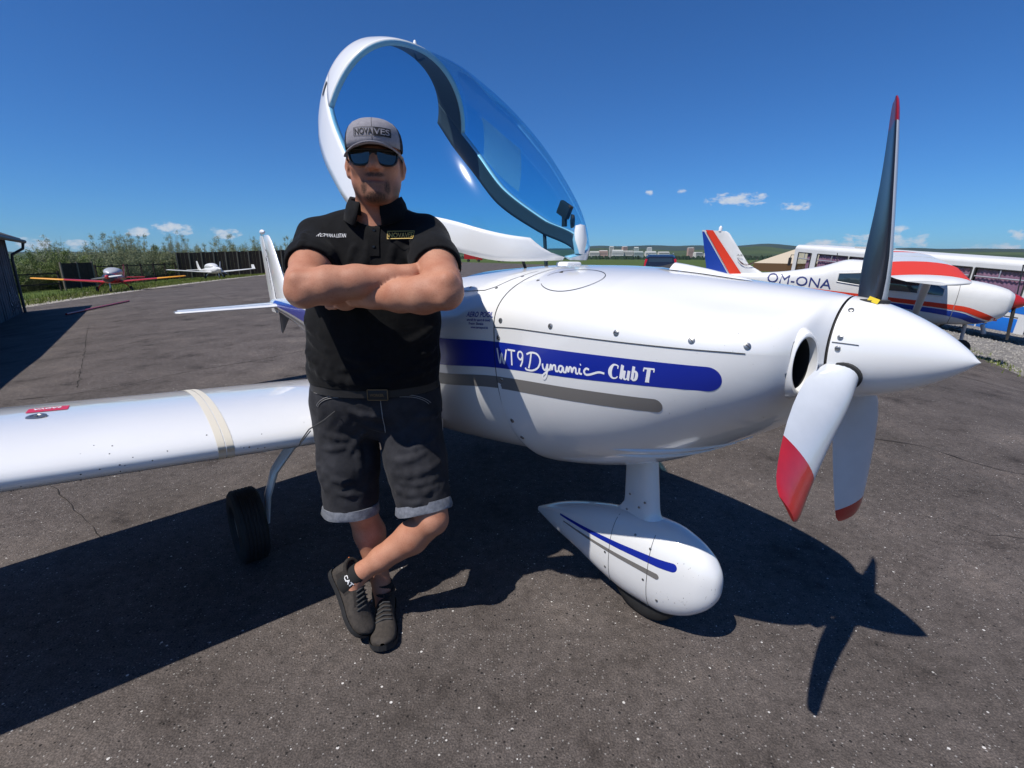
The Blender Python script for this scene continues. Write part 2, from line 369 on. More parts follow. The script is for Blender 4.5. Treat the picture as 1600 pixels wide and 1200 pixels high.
# stations: x, half width, top z, bottom z, widest z, exponent above, exponent below
ST = np.array([
(.535, .136, 1.304, 1.040, 1.170, 2.0, 2.0), (.52, .17, 1.306, 1.030, 1.168, 2.0, 2.0), (.50, .235, 1.309, 1.005, 1.170, 1.9, 2.0),
(.46, .295, 1.314, .955, 1.172, 1.8, 2.1), (.38, .350, 1.324, .890, 1.175, 1.8, 2.2), (.25, .400, 1.337, .815, 1.175, 1.95, 2.3),
(.10, .435, 1.355, .745, 1.175, 2.1, 2.4), (-.10, .465, 1.369, .680, 1.175, 2.2, 2.5), (-.25, .480, 1.373, .640, 1.175, 2.3, 2.55),
(-.42, .495, 1.373, .605, 1.165, 2.3, 2.6), (-.75, .520, 1.356, .555, 1.12, 2.3, 2.6), (-1.1, .545, 1.325, .515, 1.08, 2.3, 2.5),
(-1.7, .545, 1.30, .500, 1.05, 2.3, 2.4), (-2.3, .480, 1.29, .520, 1.03, 2.2, 2.2), (-3.0, .350, 1.20, .600, .98, 2.1, 2.0),
(-3.8, .225, 1.08, .700, .94, 2.0, 2.0), (-4.6, .130, .990, .785, .91, 2.0, 2.0), (-5.15, .075, .945, .835, .90, 2.0, 2.0), (-5.35, .030, .920, .875, .90, 2.0, 2.0)])
_FC = {}
def fus(x):
    k_ = round(float(x), 6)
    if k_ not in _FC: _FC[k_] = [pchip(ST[:, 0], ST[:, k], k_) for k in range(1, 7)]
    return _FC[k_]
def chin(x): return .040 * float(pchip([-.365, -.34, -.28, -.1, .15, .34], [.55, .9, 1, 1, .6, 0], x)) if -.3651 <= x <= .34 else 0.0
def fpt(x, th, off=0.0):
    w, t, b, c, nt_, nb = [float(v) for v in fus(x)]
    b -= chin(x)
    ct, s = math.cos(th), math.sin(th); e = nt_ if s >= 0 else nb; hh = (t - c) if s >= 0 else (c - b)
    y = -(w + off) * math.copysign(abs(ct) ** (2 / e), ct); z = c + (hh + off) * math.copysign(abs(s) ** (2 / e), s)
    if x > 0.0:   # valley between the spinner hump and the air-intake cheeks
        d = 0.085 * min(1, x / 0.30) * max(0, min(1, (0.53 - x) / 0.10))
        for t0 in (0.90, math.pi - 0.90):
            g = math.exp(-((th - t0) / 0.30) ** 2) * d; y *= 1 - g; z = c + (z - c) * (1 - g)
    return (x, y, z)
def side_y(x, z):
    w, t, b, c, nt_, nb = [float(v) for v in fus(x)]
    b -= chin(x)
    r, e = ((z - c) / (t - c), nt_) if z >= c else ((c - z) / (c - b), nb)
    return w * max(0.0, 1 - min(1, max(0, r)) ** e) ** (1 / e)
def on_side(x, z, off=0.002): return (x, -side_y(x, z) - off, z)

NTH = 72
def shell(name, xs, t0, t1, n, mat, skip=None):
    rings = [[fpt(x, t0 + (t1 - t0) * k / n) for k in range(n + 1)] for x in xs]
    V, Fc = loft(rings, False, False, False)
    if skip: Fc = [f for f in Fc if not skip([V[i] for i in f])]
    return obj(name, V, Fc, mat, PLANE, angle=60)
cowl_x = list(np.linspace(.535, .44, 18)) + list(np.linspace(.432, -.365, 64))
INT = []
for s in (-1, 1):
    tl = R(29); INT.append((Vector((.516, s * .208, 1.146)), Vector((-math.sin(tl), s * math.cos(tl), 0)), Vector((math.cos(tl), s * math.sin(tl), 0))))
def in_intake(vs):
    for c0, e1, nn in INT:
        if any((((Vector(v) - c0).dot(e1) / .036) ** 2 + ((v[2] - c0.z) / .074) ** 2) < .90 and abs((Vector(v) - c0).dot(nn)) < .09 for v in vs): return True
    return False
upper_cowl = shell("upper_cowling", cowl_x, 0, math.pi, 72, M_WHITE, in_intake)
lower_cowl = shell("lower_cowling", cowl_x, math.pi, 2 * math.pi, 72, M_WHITE, in_intake)
SILL = lambda x: float(pchip([-.80, -1.0, -1.5, -2.0, -2.4], [1.33, 1.23, 1.17, 1.22, 1.29], x))
def in_pit(vs):
    return all(-2.40 < v[0] < -.80 for v in vs) and all(v[2] > SILL(v[0]) for v in vs)
fx = list(np.linspace(-.368, -2.6, 90)) + list(np.linspace(-2.7, -5.35, 34))
fus_o = shell("fuselage", fx, 0, 2 * math.pi, 128, M_WHITE, in_pit)
# cockpit tub, panel and seats
rings = []
for x in np.linspace(-.78, -2.42, 20):
    s = SILL(x) + 0.005; y1 = side_y(x, s) - 0.02
    rings.append([(x, -y1, s), (x, -y1 + .03, s - .02), (x, -y1 + .04, .85), (x, -.35, .72), (x, .35, .72), (x, y1 - .04, .85), (x, y1 - .03, s - .02), (x, y1, s)])
V, Fc = loft(rings, False, False, False); Fc += [tuple(range(8)), tuple(range(19 * 8, 20 * 8))]
obj("cockpit_tub", V, Fc, M_DARK, PLANE, smooth=False)
V, Fc = bbox_bevel(-.86, -.80, -.42, .42, .92, 1.26, .02); obj("instrument_panel", V, Fc, M_DARK, PLANE)
for s in (-1, 1):
    V, Fc = bbox_bevel(-.27, .27, -.05, .05, 0, .55, .04, 3)
    obj("seat", [(-1.95 - .35 * p[2] + p[1], s * .27 + p[0] * .85, .80 + p[2] * .8) for p in V], Fc, M_SEAT, PLANE)
# back edge of the lower cowling stands proud of the belly; two moulded strakes
V = [fpt(-.365, t, .0) for t in np.linspace(math.pi, 2 * math.pi, 45)] + [(-.372, fpt(-.372, t, .0)[1] * .99, fpt(-.372, t, 0)[2] + .012) for t in np.linspace(math.pi, 2 * math.pi, 45)]
obj("cowling_lip", V, [(k, k + 1, 45 + k + 1, 45 + k) for k in range(44)], M_SEAM, PLANE)
for zz, xa, xb in ((.800, .02, .33), (.772, .02, .28)):
    V, Fc = tube([on_side(x, zz + .16 * max(0, x) , -.004 + .004 * math.sin(math.pi * (x - xa) / (xb - xa))) for x in np.linspace(xa, xb, 20)], [.0085 * math.sin(math.pi * (.06 + .88 * k / 19)) for k in range(20)], 10); obj("cowling_strake", V, Fc, M_WHITE, PLANE)
# panel seams: narrow dark gaps
def ribbon(name, pts, w, mat, parent=PLANE, wdir=None):
    P = [Vector(p) for p in pts]; V = []; Fc = []
    for i, p in enumerate(P):
        t = (P[min(i + 1, len(P) - 1)] - P[max(i - 1, 0)]).normalized(); n = Vector((0, p.y, p.z - 1.1)).normalized() if wdir is None else Vector(wdir)
        s = t.cross(n).normalized() * w / 2; V += [tuple(p + s), tuple(p - s)]
    for i in range(len(P) - 1): Fc.append((2 * i, 2 * i + 1, 2 * i + 3, 2 * i + 2))
    return obj(name, V, Fc, mat, parent, smooth=False)
for sgn in (0, math.pi):
    ribbon("cowling_seam", [fpt(x, sgn, .0015) for x in np.linspace(.425, -.365, 50)], .0026, M_SEAM)
ribbon("firewall_seam", [fpt(-.3665, t, .0016) for t in np.linspace(-1.3, math.pi + 1.3, 90)], .0032, M_SEAM)
def deckpt(x, y):
    w, t, b, c, nt_, nb = [float(v) for v in fus(x)]
    return (x, y, c + (t - c) * max(0, 1 - abs(y / w) ** nt_) ** (1 / nt_) + .0018)
ribbon("deck_seam", [deckpt(-.80, -.43), deckpt(-.72, -.43), deckpt(-.6, -.435), deckpt(-.50, -.43), deckpt(-.46, -.41), deckpt(-.435, -.36), deckpt(-.41, -.28), deckpt(-.40, -.15), deckpt(-.395, 0), deckpt(-.40, .2)], .003, M_SEAM)
# oil-filler door outline and its latch on the upper cowling
od = []
for k in range(41):
    a = -2.3 + 5.5 * k / 40; od.append(deckpt(-.185 + .115 * math.cos(a), -.30 + .095 * math.sin(a)))
ribbon("oil_door", od, .0024, M_SEAM)
ribbon("door_latch", [deckpt(-.292, -.235), deckpt(-.283, -.262), deckpt(-.268, -.262)], .007, M_SEAM)
# naca slot and blister on the upper cowling
V, Fc = loft([[deckpt(x, -.02 + w * (k / 8 - .5)) [:2] + (deckpt(x, -.02)[2] + h * math.sin(math.pi * k / 8),) for k in range(9)] for x, w, h in [(.02, .075, .022), (.06, .07, .020), (.14, .055, .014), (.24, .03, .006), (.28, .012, .001)]], False, False, False)
obj("cooling_blister", V, Fc, M_WHITE, PLANE)
V, Fc = loft([[deckpt(x, -.02 + w * (k / 6 - .5))[:2] + (deckpt(x, -.02)[2] + .003 + h * math.sin(math.pi * k / 6),) for k in range(7)] for x, w, h in [(.017, .062, .018), (-.03, .03, .004), (-.055, .01, .0)]], False)
obj("blister_slot", V, Fc, M_SEAM, PLANE)

# screws: domed head with a slot
def screw_mesh():
    V, Fc = lathe([(0, .0001), (0, .0088), (.0016, .0084), (.0026, .006), (.003, .0001)], 14, 'y')
    sb = box(-.007, .007, .0024, .0034, -.001, .001)
    n0 = len(Fc); V2, F2 = join((V, Fc), sb)
    return mesh_data("screw", V2, F2, [M_STEEL, M_SEAM], True, 40, [0] * n0 + [1] * len(sb[1]))
SCREW = screw_mesh()
def screw(x, z, s=1.0, parent=PLANE, fn=on_side):
    p = Vector(fn(x, z, .0005)); n = (Vector(fn(x + .004, z, 0)) - Vector(fn(x - .004, z, 0))).cross(Vector(fn(x, z + .004, 0)) - Vector(fn(x, z - .004, 0))).normalized()
    if n.y > 0: n = -n
    o = put("screw", SCREW, parent, loc=p); q = n.to_track_quat('Y', 'Z'); o.rotation_mode = 'QUATERNION'; o.rotation_quaternion = q
    o.rotation_quaternion = q @ Matrix.Rotation(random.uniform(0, 3), 3, 'Y').to_quaternion(); o.scale = (s, s, s); return o
for x, z in [(-.335, 1.195), (-.114, 1.197), (.112, 1.199), (.309, 1.197), (.425, 1.192), (-.345, 1.134), (-.34, .985), (-.335, .826), (-.325, .754)]:
    screw(x, z)
for x, z in [(-.45, 1.295), (-.415, 1.335), (-.62, 1.29), (-.30, 1.325)]: screw(x, z, .7)

# blue and grey side stripes on both flanks
def stripe(name, top, bot, x1, x0, mat, n=90, m=8, end_r=None, mirror=False):
    """Film between two height curves over x0..x1 with a rounded front end."""
    tx, tz = zip(*top); bx, bz = zip(*bot); V = []
    xs = list(np.linspace(x0, x1 - end_r, n - 16)) + [x1 - end_r * (1 - math.sin(math.pi / 2 * (k + 1) / 16)) for k in range(16)]; r = end_r
    for x in xs:
        a = float(pchip(tx, tz, x)); b = float(pchip(bx, bz, x)); mid = (a + b) / 2; h = (a - b) / 2
        d = x1 - x
        if d < r: h *= math.sqrt(max(0.0, 1 - ((r - d) / r) ** 2)) + 1e-4
        for k in range(m + 1):
            z = mid + h * (2 * k / m - 1); p = on_side(x, z, .0008); V.append((p[0], -p[1] if mirror else p[1], p[2]))
    Fc = [(i * (m + 1) + k, (i + 1) * (m + 1) + k, (i + 1) * (m + 1) + k + 1, i * (m + 1) + k + 1) for i in range(n - 1) for k in range(m)]
    return obj(name, V, Fc, mat, PLANE, angle=None)
BT = [(-4.9, .945), (-3.8, .985), (-2.3, 1.04), (-1.2, 1.075), (-.677, 1.095), (-.376, 1.119), (-.016, 1.128), (.185, 1.132), (.39, 1.134)]
BB = [(-4.9, .895), (-3.8, .900), (-2.3, .93), (-1.2, .955), (-.7, .985), (-.35, 1.027), (-.018, 1.047), (.185, 1.060), (.39, 1.069)]
GT = [(-4.9, .875), (-3.8, .875), (-2.3, .89), (-1.2, .92), (-.7, .95), (-.354, .995), (-.022, 1.013), (.25, 1.026)]
GB = [(-4.9, .860), (-3.8, .85), (-2.3, .855), (-1.2, .87), (-.72, .90), (-.363, .949), (-.03, .969), (.25, .985)]
for mir in (False, True):
    stripe("blue_stripe", BT, BB, .382, -4.9, M_BLUE, 120, 6, .032, mir)
    stripe("grey_stripe", GT, GB, .240, -4.9, M_GREYS, 120, 4, .02, mir)
# lettering on the blue stripe
def side_text(x0, z0, slope): return lambda s, t: on_side(x0 + s, z0 + slope * s + t, .0015)
WT9 = [[(0, .052), (.012, .0), (.022, .036), (.032, .0), (.046, .052)], [(.052, .052), (.088, .052)], [(.070, .052), (.070, 0)],
       [(.122, .036), (.112, .025), (.101, .034), (.103, .048), (.114, .052), (.122, .043), (.120, .020), (.110, .001)]]
mapped("lettering", strokes2d([[(p[0], p[1]) for p in s] for s in WT9[:1]] + WT9[1:], .0062, 5), side_text(-.352, 1.046, .02), M_LET, PLANE)
DYN = [[(.018, .066), (.012, .035), (.004, .010)], [(-.004, .060), (.018, .068), (.045, .064), (.058, .044), (.048, .018), (.022, .004), (-.006, .004), (-.012, .011)],
       [(.068, .034), (.070, .018), (.080, .012), (.090, .034), (.084, -.004), (.072, -.021), (.066, -.010), (.084, .006), (.100, .020)],
       [(.098, .012), (.104, .034), (.108, .016), (.112, .030), (.122, .032), (.124, .014), (.134, .014)],
       [(.152, .032), (.140, .032), (.136, .018), (.146, .012), (.154, .030), (.156, .014), (.166, .014)],
       [(.164, .013), (.170, .033), (.174, .016), (.180, .032), (.186, .030), (.188, .016), (.195, .031), (.203, .030), (.204, .015), (.212, .014)],
       [(.218, .033), (.216, .017), (.226, .014)], [(.220, .044), (.2225, .0455)],
       [(.252, .031), (.242, .034), (.234, .024), (.240, .014), (.256, .016), (.285, .026), (.305, .024)]]
mapped("lettering", strokes2d([[(q[0] * .95, q[1] * .93) for q in s] for s in DYN], .0064, 6), side_text(-.208, 1.040, .055), M_LET, PLANE)
CT = [[(.034, .034, .003), (.028, .039, .004), (.014, .039, .006), (.002, .026, .011), (.000, .012, .011), (.008, .001, .006), (.022, .001, .004), (.030, .007, .003)], [(.033, .039, .003), (.031, .029, .003)],
      [(.050, .041, .009), (.042, .001, .009)], [(.045, .041, .003), (.050, .041, .003)], [(.040, .001, .003), (.047, .001, .003)],
      [(.058, .026, .008), (.054, .008, .008), (.058, .001, .006), (.066, .004, .003), (.072, .012, .003)], [(.075, .027, .008), (.070, .003, .008), (.075, .001, .003)],
      [(.093, .041, .008), (.085, .002, .008)], [(.088, .022, .003), (.097, .027, .006), (.103, .021, .008), (.100, .007, .008), (.092, .001, .005), (.085, .002, .003)],
      [(.148, .040, .010), (.140, .001, .010)], [(.129, .039, .005), (.167, .039, .005)], [(.130, .039, .003), (.128, .030, .003)], [(.166, .039, .003), (.164, .030, .003)], [(.133, .001, .003), (.148, .001, .003)]]
mapped("lettering", strokes2d([[(q[0] * .76, q[1] * 1.0, q[2] if len(q) > 2 else .004) for q in s] for s in CT], .004, 5), side_text(.100, 1.069, .03), M_LET, PLANE)
# maker's plate in blue print
st = text2d("AERO POOL", .026, 0, .0004); mapped("maker_sticker", st, side_text(-.520, 1.192, .07), M_BLUE, PLANE)
for k, s in enumerate(["aircraft for sport & travel", "Presov  Slovakia", "www.aerospool.sk"]):
    mapped("maker_sticker", text2d(s, .0125, 0, .0002), side_text(-.515 + .012 * k, 1.178 - .0125 * k, .07), M_BLUE, PLANE)

# spinner, backplate gap and propeller
HX, HZ = .575, 1.170
prof = [(.541, .0001), (.541, .132)] + [(.541 + .262 * u, .134 * (1 - u ** 1.55) ** .80) for u in np.linspace(0, .985, 26)] + [(.806, .0001)]
V, Fc = lathe(prof, 56, 'x', (0, 0, HZ)); obj("spinner", V, Fc, M_WHITE, PLANE, angle=40)
V, Fc = lathe([(.528, .0001), (.528, .127), (.544, .127), (.544, .0001)], 48, 'x', (0, 0, HZ)); obj("spinner_gap", V, Fc, M_SEAM, PLANE)
def spin_r(x): u = min(.985, max(0, (x - .541) / .262)); return .134 * (1 - u ** 1.55) ** .80
def on_spin(x, th, off=.0015): r = spin_r(x) + off; return (x, r * math.sin(th), HZ + r * math.cos(th))
for th in (R(-38), R(-72), R(-84), R(-112), R(20)):
    p = Vector(on_spin(.560, th)); o = put("spinner_screw", SCREW, PLANE, loc=p); o.rotation_mode = 'QUATERNION'; o.rotation_quaternion = Vector((.05, math.sin(th), math.cos(th))).to_track_quat('Y', 'Z'); o.scale = (.75, .75, .75)
ribbon("spinner_seam", [on_spin(x, R(-78), .001) for x in np.linspace(.545, .60, 8)], .0022, M_SEAM)
ribbon("spinner_seam", [on_spin(x, R(-108), .001) for x in np.linspace(.545, .58, 6)], .0022, M_SEAM)
def blade(phi, Rb, tipx, red=.50):
    er = Vector((0, math.sin(phi), math.cos(phi))); et = Vector((0, -math.cos(phi), math.sin(phi))); ex = Vector((1, 0, 0))
    rings = []; n = 24; rr = [.085, .11, .14, .18, .23, .29, .35, .41, .455, .50, .54, .57, .59, .60]
    prof = naca(n // 2, .12, .05)
    for r0 in rr:
        u = (r0 - .085) / (.60 - .085); r = .085 + u * (Rb - .085)
        ch = float(pchip([0, .1, .3, .55, .75, .9, .97, 1], [.062, .090, .126, .134, .126, .112, .098, .066], u)); th = float(pchip([0, .12, .4, 1], [.80, .36, .17, .10], u))
        be = R(float(pchip([0, .25, .6, 1], [56, 41, 27, 20], u)))
        c = et * math.cos(be) + ex * math.sin(be); nn = ex * math.cos(be) - et * math.sin(be)
        o = Vector((HX, 0, HZ)) + er * r + ex * ((tipx - HX) * u * u)
        sweep = -.03 * u * u
        rings.append([tuple(o + c * (ch * (.42 - q[0]) + sweep) + nn * (q[1] * ch * th / .12)) for q in prof])
    V, Fc = loft(rings); n = len(prof); fm = []
    for i in range(len(rr) - 1):
        u = (rr[i] - .085) / .515
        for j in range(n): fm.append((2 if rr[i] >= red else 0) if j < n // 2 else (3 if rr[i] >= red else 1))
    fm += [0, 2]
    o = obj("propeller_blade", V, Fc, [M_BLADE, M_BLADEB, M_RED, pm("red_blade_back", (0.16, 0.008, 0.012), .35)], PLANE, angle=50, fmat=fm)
    V, Fc = lathe([(.070, .0001), (.070, .041), (.126, .041), (.1285, .036), (.1285, .0001)], 24, 'x')
    M = Matrix.Translation((HX, 0, HZ)) @ er.to_track_quat('X', 'Z').to_matrix().to_4x4()
    V, Fc = xf((V, Fc), M); obj("blade_cuff", V, Fc, M_SEAM, PLANE)
    return o
for ph, rb, tx, rd in ((R(2), .605, .548, .54), (R(243), .60, .655, .455), (R(155), .62, .575, .54)): blade(ph, rb, tx, rd)
V, Fc = box(-.012, .012, -.002, .002, -.006, .006); o = obj("balance_tab", V, Fc, pm("yellow_tape", (.75, .55, .02), .5), PLANE, loc=on_spin(.59, R(-14), .006), rot=(R(-14), R(20), 0))

# air intakes on the cheeks
for s in (-1, 1):
    tl = R(29); c0 = Vector((.516, s * .208, 1.146)); e1 = Vector((-math.sin(tl), s * math.cos(tl), 0)); nn = Vector((math.cos(tl), s * math.sin(tl), 0)); e2 = Vector((0, 0, 1))
    def ir(d, k, kz=1.0): return [tuple(c0 + nn * d + e1 * (.036 * k * math.cos(a)) + e2 * (.074 * k * kz * math.sin(a))) for a in np.linspace(0, 2 * math.pi, 41)[:-1]]
    V, Fc = loft([ir(-.070, 1.50), ir(-.022, 1.24), ir(-.006, 1.14), ir(.003, 1.06), ir(.005, .99), ir(.004, .93), ir(-.02, .90)], True, False, False); obj("intake_lip", V, Fc, M_WHITE, PLANE)
    V, Fc = loft([ir(.001, .935), ir(-.03, .90), ir(-.09, .86), ir(-.092, .02)], True, False, True); obj("intake_duct", V, Fc, M_DUCT, PLANE)

# nose leg and wheel fairing
NF = np.array([(-.65, .20, .175, .010), (-.5, .285, .145, .05), (-.35, .345, .120, .075), (-.2, .39, .080, .092), (-.05, .422, .058, .100), (.08, .430, .062, .100), (.17, .412, .094, .086), (.235, .378, .145, .068), (.270, .345, .188, .045), (.287, .312, .228, .024), (.2915, .288, .252, .009)])
def nfr(x): return [float(pchip(NF[:, 0], NF[:, k], x)) for k in (1, 2, 3)]
def nf_side(x, z, off=.0009):
    t, b, w = nfr(x); c = (t + b) / 2; h = (t - b) / 2
    return (x, -(w * max(0, 1 - min(1, abs((z - c) / h)) ** 2.5) ** (1 / 2.5)) - off, z)
rings = []
for x in list(np.linspace(-.65, .2, 30)) + list(np.linspace(.208, .272, 8)) + [.279, .284, .288, .291]:
    t, b, w = nfr(x); c = (t + b) / 2; h = (t - b) / 2; ring = []
    for k in range(40):
        a = 2 * math.pi * k / 40; ca, sa = math.cos(a), math.sin(a)
        ring.append((x, -w * math.copysign(abs(ca) ** (2 / 2.5), ca), c + h * math.copysign(abs(sa) ** (2 / 2.5), sa)))
    rings.append(ring)
V, Fc = loft(rings); fair = obj("nose_wheel_fairing", V, Fc, M_WHITE, PLANE, angle=60)
def nstripe(name, zt, x0, x1, w0, w1, slope, mat):
    V = []; n = 40
    for i in range(n):
        u = 1 - (1 - i / (n - 1)) ** 2; x = x0 + (x1 - x0) * u; hw = (w0 + (w1 - w0) * u) / 2; d = x1 - x; r = w1 / 2
        if d < r: hw *= math.sqrt(max(0, 1 - ((r - d) / r) ** 2)) + 1e-3
        z = zt + slope * (x - x0); V += [nf_side(x, z + hw * q) for q in (1, .5, 0, -.5, -1)]
    obj(name, V, [(i * 5 + k, (i + 1) * 5 + k, (i + 1) * 5 + k + 1, i * 5 + k + 1) for i in range(n - 1) for k in range(4)], mat, PLANE, angle=None)
nstripe("blue_stripe", .262, -.45, .165, .008, .034, .095, M_BLUE)
nstripe("grey_stripe", .243, -.42, .105, .005, .024, .030, M_GREYS)
for x in (-.13, .055):
    ribbon("fairing_seam", [nf_side(x + .015 * (z - .2), z, .001) for z in np.linspace(.075, .40, 22)], .0018, M_SEAM, wdir=(0, -1, 0))
for x, z in [(-.15, .235), (-.15, .165), (-.14, .10), (.04, .215), (.055, .35), (.10, .155), (.035, .07), (-.02, .37)]: screw(x, z, .6, PLANE, nf_side)
rings = []
for z in np.linspace(.70, .36, 14):
    u = (.70 - z) / .34; w = .030 + .05 * max(0, u - .72) ** 1.6 * 6; fl = max(0, u - .74) ** 1.7; c0 = -.135 + .006 * u - .9 * fl; ch = .138 + .036 * u + 2.0 * fl
    rings.append([(c0 + ch * (1 - q[0]) - .01, q[1] * w / .065 * 1.0, z) for q in naca(14, .13, 0)])
V, Fc = loft(rings); obj("nose_leg", V, Fc, M_WHITE, PLANE, angle=50)
def legp(x, z, off=.001): return (x, -.030 - off - .012 * max(0, .45 - z) / .1, z)
for x, z in [(-.09, .50), (-.02, .49), (-.045, .46), (-.10, .43)]:
    o = put("screw", SCREW, PLANE, loc=(x, -.036, z), scale=(.55, .55, .55)); o.rotation_euler = (0, 0, R(180))
def wheel(name, loc, r, w, rotz=0.0):
    pr = [(-w / 2 * .55, r * .52), (-w / 2 * .9, r * .60), (-w / 2, r * .78), (-w / 2 * .92, r * .92)]
    for k in range(7):
        yy = -w / 2 * .75 + w * .75 * k / 6; pr += [(yy - .004, r), (yy - .003, r - .004), (yy + .003, r - .004), (yy + .004, r)] if 0 < k < 6 else [(yy, r - .002)]
    pr += [(w / 2 * .92, r * .92), (w / 2, r * .78), (w / 2 * .9, r * .60), (w / 2 * .55, r * .52)]
    V, Fc = lathe(pr, 40, 'y'); ty = obj(name, V, Fc, M_BLACK, PLANE, angle=30, loc=loc, rot=(0, 0, rotz))
    V, Fc = lathe([(-w * .22, .0001), (-w * .30, r * .2), (-w * .26, r * .45), (-w * .32, r * .53), (w * .32, r * .53), (w * .26, r * .45), (w * .3, r * .2), (w * .22, .0001)], 32, 'y')
    obj("rim", V, Fc, M_STEEL, ty); return ty
wheel("nose_wheel", (0, 0, .165), .165, .105)
# main wheels and sprung legs
for s in (-1, 1):
    wheel("main_wheel", (-1.43, s * 1.16, .175), .175, .125)
    P = [(-1.40, s * .55, .60), (-1.40, s * .80, .585), (-1.405, s * .93, .53), (-1.41, s * 1.02, .42), (-1.42, s * 1.06, .30), (-1.43, s * 1.075, .16)]
    V, Fc = tube(P, [.06, .055, .048, .042, .036, .026], 14, True, (.95, .42)); obj("main_leg", V, Fc, M_WHITE, PLANE)

# wings
def wing_pt(y, q):
    a = abs(y); zl = .735 + .075 * (a - 1.0); xl = -.875 - .010 * (a - 1.0); te = -2.28 + .105 * (a - .5); ch = xl - te
    if a > 4.1: k = math.sqrt(max(0, 1 - ((a - 4.1) / .42) ** 2)); xl -= (1 - k) * .25; ch *= .45 + .55 * k
    tz = zl - .062 * ch
    return (xl - ch * q[0], y, zl + (tz - zl) * q[0] + q[1] * ch)
def wing(s):
    rings = [[wing_pt(s * y, q) for q in naca(26, .135 if y < 4.1 else .135 * (1 - .9 * ((y - 4.1) / .42) ** 2), .022)] for y in list(np.linspace(.40, 4.1, 22)) + [4.2, 4.3, 4.4, 4.47, 4.515]]
    V, Fc = loft(rings); return fix_normals(obj("wing", V, Fc, M_WHITE, PLANE, angle=50))
w_r, w_l = wing(-1), wing(1)
def wing_top(y, u, off=.0015):
    pr = naca(40, .135, .022)[:41]; xs_ = [p[0] for p in pr][::-1]; zs_ = [p[1] for p in pr][::-1]
    p = wing_pt(y, (u, float(np.interp(u, xs_, zs_)))); return (p[0], p[1], p[2] + off)
def wing_low(y, u, off=.0015):
    pr = naca(40, .135, .022); lo = [(0, 0)] + pr[41:]; p = wing_pt(y, (u, float(np.interp(u, [a[0] for a in lo], [a[1] for a in lo])))); return (p[0], p[1], p[2] - off)
def wing_patch(name, corners, mat, n=14, m=6, off=.0018):
    """Film patch on the upper skin between four (y, chord fraction) corners."""
    (a, b, c, d) = corners; V = []
    for i in range(n + 1):
        for j in range(m + 1):
            u, v = i / n, j / m
            y = (1 - u) * ((1 - v) * a[0] + v * d[0]) + u * ((1 - v) * b[0] + v * c[0]); f = (1 - u) * ((1 - v) * a[1] + v * d[1]) + u * ((1 - v) * b[1] + v * c[1])
            V.append(wing_top(y, f, off))
    obj(name, V, [(i * (m + 1) + j, i * (m + 1) + j + 1, (i + 1) * (m + 1) + j + 1, (i + 1) * (m + 1) + j) for i in range(n) for j in range(m)], mat, w_r, angle=None)
# yellowed tape wrapped round the leading edge
def band(y0, y1, u_top, u_low, mat, name="gap_tape"):
    V = []; us = [-u_low * (1 - k / 10) ** 2 for k in range(10)] + [u_top * (k / 30) ** 2 for k in range(31)]
    for u in us:
        for y in (y0, y1): V.append(wing_low(y, -u) if u < 0 else (wing_top(y, u, .0018) if u > .002 else tuple(Vector(wing_top(y, 0)) + Vector((.002, 0, 0)))))
    obj(name, V, [(2 * i, 2 * i + 1, 2 * i + 3, 2 * i + 2) for i in range(len(us) - 1)], mat, w_r, angle=None)
band(-1.245, -1.268, 1.0, .25, M_TAPE); band(-1.271, -1.294, 1.0, .25, M_TAPE)
wing_patch("red_sticker", [(-1.68, .46), (-1.79, .46), (-1.79, .38), (-1.68, .38)], pm("red_sticker", (.58, .02, .06), .45), 6, 3)
st = text2d("AVGAS", .024, 0, .0006); mapped("sticker_print", st, lambda s, t: wing_top(-1.775 + s, .445 - t * 1.9, .0032), M_LET, w_r)
V, Fc = lathe([(0, .0001), (0, .028), (.004, .027), (.005, .016), (.003, .014), (.003, .0001)], 26, 'z'); fc = obj("fuel_cap", V, Fc, M_STEEL, w_r, loc=wing_top(-1.755, .31, 0), rot=(0, R(4), 0))
V, Fc = bbox_bevel(-.012, .012, -.003, .003, .003, .009, .001); obj("cap_tab", V, Fc, M_STEEL, fc)
for u in (.76,):
    ribbon("flap_seam", [wing_top(-y, u, .001) for y in np.linspace(.55, 4.0, 30)], .003, M_SEAM, w_r, (0, 0, 1))
rng2 = random.Random(3)
bug = mesh_data("bug_speck", *lathe([(0, .0001), (0, .0028), (.0008, .002), (.001, .0001)], 7, 'x'), M_SEAM, False)
for k in range(34):
    y = -rng2.uniform(.9, 1.95); u = rng2.random() ** 2 * .06; p = wing_top(y, u, .0) if rng2.random() < .6 else wing_low(y, u * .5, 0)
    put("bug_speck", bug, w_r, loc=p, scale=[rng2.uniform(.4, 1)] * 3)
for k in range(46):
    x = .29 - abs(rng2.gauss(0, .10)); z = rng2.uniform(.12, .36); t_, b_, w_ = nfr(x)
    if b_ + .01 < z < t_ - .01: put("bug_speck", bug, PLANE, loc=nf_side(x, z, .0), scale=[rng2.uniform(.3, .8)] * 3)
for k in range(22):
    x = rng2.uniform(.2, .5); z = rng2.uniform(.98, 1.25); put("bug_speck", bug, PLANE, loc=on_side(x, z, .0), scale=[rng2.uniform(.2, .5)] * 3)
# wing-root fillet on the near side
rings = []
for k in range(9):
    y = -.42 - .16 * k / 8; g = (1 - k / 8) ** 2 * .09
    rings.append([(lambda p: (p[0] + g * .3 * (1 if q[0] < .5 else -1), p[1], p[2] + (g * .7 if q[1] > 0 else -g * .4)))(wing_pt(y, q)) for q in naca(20, .135, .022)])
for s in (1, -1):
    V, Fc = loft([[(p[0], p[1] * s, p[2]) for p in r] for r in rings], True, False, False); obj("wing_fillet", V, Fc, M_WHITE, PLANE, angle=60)

